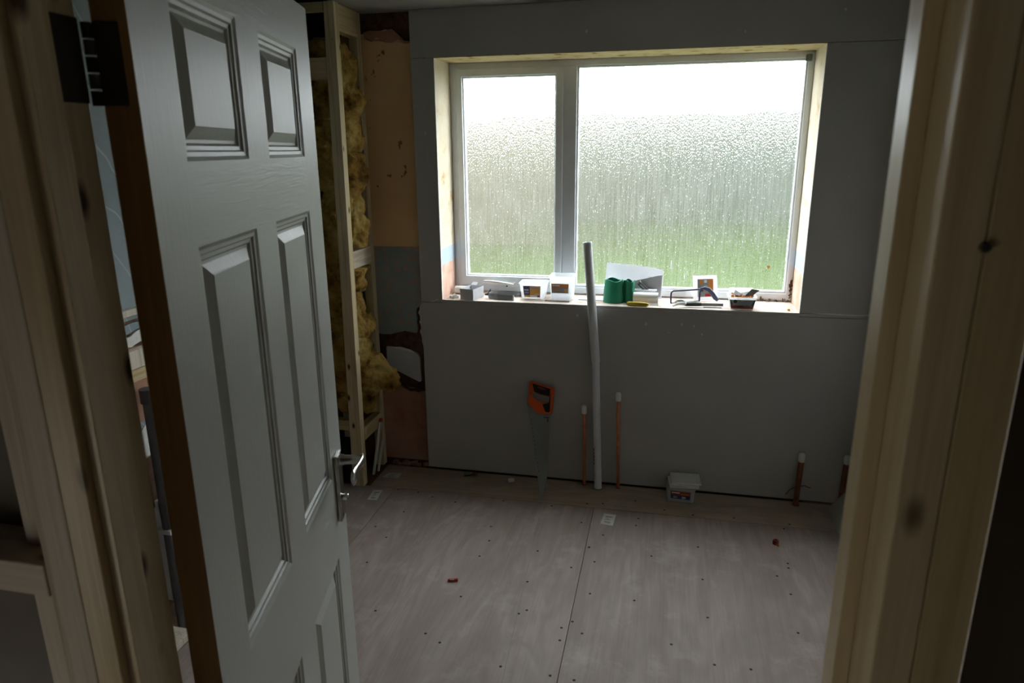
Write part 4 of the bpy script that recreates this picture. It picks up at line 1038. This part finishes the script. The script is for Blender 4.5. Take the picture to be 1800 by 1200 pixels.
m = MB(); bmesh.ops.create_icosphere(m.bm, subdivisions=2, radius=.007, matrix=Matrix.Translation((.600, 3.491, Z+.005)) @ Matrix.Diagonal((1.1, 1, .8, 1)))
for v in m.bm.verts: v.co += Vector((1, 1, 0))*.003*mnoise.noise(v.co*180)
tag(m.build('plaster_crumb', M_LABY, None), 'brown plaster crumb at the sill\'s right front corner', 'debris')

# ------------------------------------------------------------------ things on the floor
o, lab, RR = tub('plastic_tub', 'clear tub with orange and navy label on the floor by the wall', .068, .214, 3.312, 3.425, 0, .082, .006, M_TUBD, rot=math.radians(-3))
lab('label', -.34, .36, .018, .062, M_LABB); lab('label_band', -.34, .36, .040, .062, M_LABR, .0012); lab('print', -.30, -.02, .050, .056, M_WHITE, .0018); lab('print', .02, .3, .044, .05, M_LABO, .0018); lab('print', -.25, -.1, .022, .034, M_LABG, .0018); lab('print', .06, .2, .022, .034, M_CARD, .0018)
for i, (dx, dz, rz, lb) in enumerate(((0, .0838, .10, 'bottom white lid of the three stacked on the floor tub'), (.004, .0945, -.04, 'middle white lid of the three stacked on the floor tub'), (.010, .1052, .06, 'top white lid of the three stacked on the floor tub'))):
    L = thing('tub_lid', lb, 'lid', (.15+dx, 3.37, dz), 'white lids on the floor tub')
    m = MB(); m.M = Matrix.Translation((.152+dx, 3.365, dz)) @ Matrix.Rotation(rz, 4, 'Z'); m.box((-.074, -.060, 0), (.074, .060, .0095)); lb_ = m.build('lid_body', M_WHITEP, L, bevel=.003)
# brass nuts and a white plug
def nut(name, label, x, y, r, mat, rot, hl=.016):
    N_ = thing(name, label, 'pipe fitting', (x, y, 0))
    m = MB(); m.M = Matrix.Translation((x, y, r)) @ Matrix.Rotation(rot, 4, 'Z'); m.lathe([(r*.55, -hl), (r, -hl), (r, hl*.2), (r*.8, hl*.25), (r*.8, hl), (r*.55, hl), (r*.55, -hl)], (0, 0, 0), 8, 'X'); m.build('nut', mat, N_)
    m = MB(); m.M = Matrix.Translation((x, y, r)) @ Matrix.Rotation(rot, 4, 'Z'); m.lathe([(r*.45, hl*.8), (r*.62, hl*.8), (r*.62, hl*1.7), (r*.45, hl*1.7), (r*.45, hl*.8)], (0, 0, 0), 16, 'X'); m.build('spigot', mat, N_, smooth=True)
nut('pipe_fitting', 'shiny brass pipe fitting on the floor strip at the wall, left one of a pair', -1.013, 3.392, .013, M_HINGEPIN, .3)
nut('pipe_fitting', 'copper pipe fitting on the floor strip, beside the shiny brass one', -.975, 3.405, .011, M_COPPERD, 2.6)
pg = thing('pipe_plug', 'small white plug lying on the floor strip left of the saw', 'plug', (-.757, 3.362, 0))
m = MB(); m.M = Matrix.Translation((-.757, 3.362, .012)) @ Matrix.Rotation(.5, 4, 'Z'); m.lathe([(.006, -.018), (.0115, -.018), (.0115, .014), (.009, .017), (0, .017)], (0, 0, 0), 18, 'X'); m.lathe([(.006, -.018), (.006, -.006), (0, -.006)], (0, 0, 0), 18, 'X'); m.build('plug_body', M_WHITEP, pg, smooth=True)
m = MB(); m.M = Matrix.Translation((-.757, 3.362, .012)) @ Matrix.Rotation(.5, 4, 'Z'); m.lathe([(.0058, -.0175), (0, -.0172)], (0, 0, 0), 18, 'X'); m.build('plug_hole', M_BLACK, pg)
rb = thing('wall_plug', 'red plastic wall plug lying on the bare plywood near the door', 'wall plug', (-.804, 2.435, 0))
m = MB(); m.M = Matrix.Translation((-.804, 2.435, .006)) @ Matrix.Rotation(.28, 4, 'Z'); m.tube([(-.021, 0, 0), (-.016, 0, 0), (-.004, 0, .001), (.014, 0, 0), (.017, 0, 0), (.021, 0, 0)], [.004, .006, .0055, .0055, .0068, .0068], 10); m.build('plug_body', M_RED, rb, smooth=True)
m = MB(); m.M = Matrix.Translation((-.804, 2.435, .006)) @ Matrix.Rotation(.28, 4, 'Z'); m.box((-.012, -.0065, .003), (.006, -.0035, .0062)); m.build('pale_slot', M_CARD, rb)
rc = thing('plastic_stopper', 'round brown-red stopper lying on the plywood near the right wall', 'stopper', (.560, 3.003, 0))
m = MB(); m.lathe([(.006, .004), (.010, 0), (.013, .002), (.013, .018), (.011, .022), (.006, .022), (.006, .008), (0, .008)], (.560, 3.003, 0), 18); m.build('cap_body', M_DRED, rc, smooth=True)
m = MB(); m.tube([(.560, 2.992, .004), (.572, 2.984, .004)], .003, 8); m.build('cap_tag', M_LABO, rc)
def sticker(label, pts):
    c = sum((Vector((x, y, 0)) for x, y in pts), Vector())/4
    s = thing('paper_label', label, 'paper label', c, 'printed labels stuck on the plywood floor')
    m = MB(); m.prism([(x, y, .0002) for x, y in pts], (0, 0, .0004)); lp = m.build('label_paper', M_LABP, s)
    P = [Vector((x, y, 0)) for x, y in pts]
    def at(u, v): return P[0].lerp(P[1], u).lerp(P[3].lerp(P[2], u), v)+Vector((0, 0, .0006))
    m = MB()
    for u0, u1, v0, v1 in ((.2, .8, .70, .78), (.25, .55, .58, .62), (.25, .7, .48, .51), (.2, .6, .40, .43), (.25, .75, .2, .27), (.35, .7, .12, .15)):
        m.prism([at(u0, v0), at(u1, v0), at(u1, v1), at(u0, v1)], (0, 0, .0002))
    m.build('print', M_PRINT, lp, weld=False)
sticker('paper label on the floor by the foot of the timber frame, the nearer one', [(-1.4504, 3.023), (-1.3984, 3.027), (-1.4103, 3.1396), (-1.4583, 3.130)])
sticker('faint paper label on the floor strip at the wall, behind the nearer one', [(-1.4736, 3.284), (-1.3812, 3.288), (-1.3831, 3.345), (-1.455, 3.338)])
sticker('paper label on the plywood in the middle of the floor, before the waste pipe', [(-.2406, 3.0246), (-.1797, 3.0155), (-.1711, 3.1218), (-.2305, 3.1268)])

bpy.context.view_layer.update()
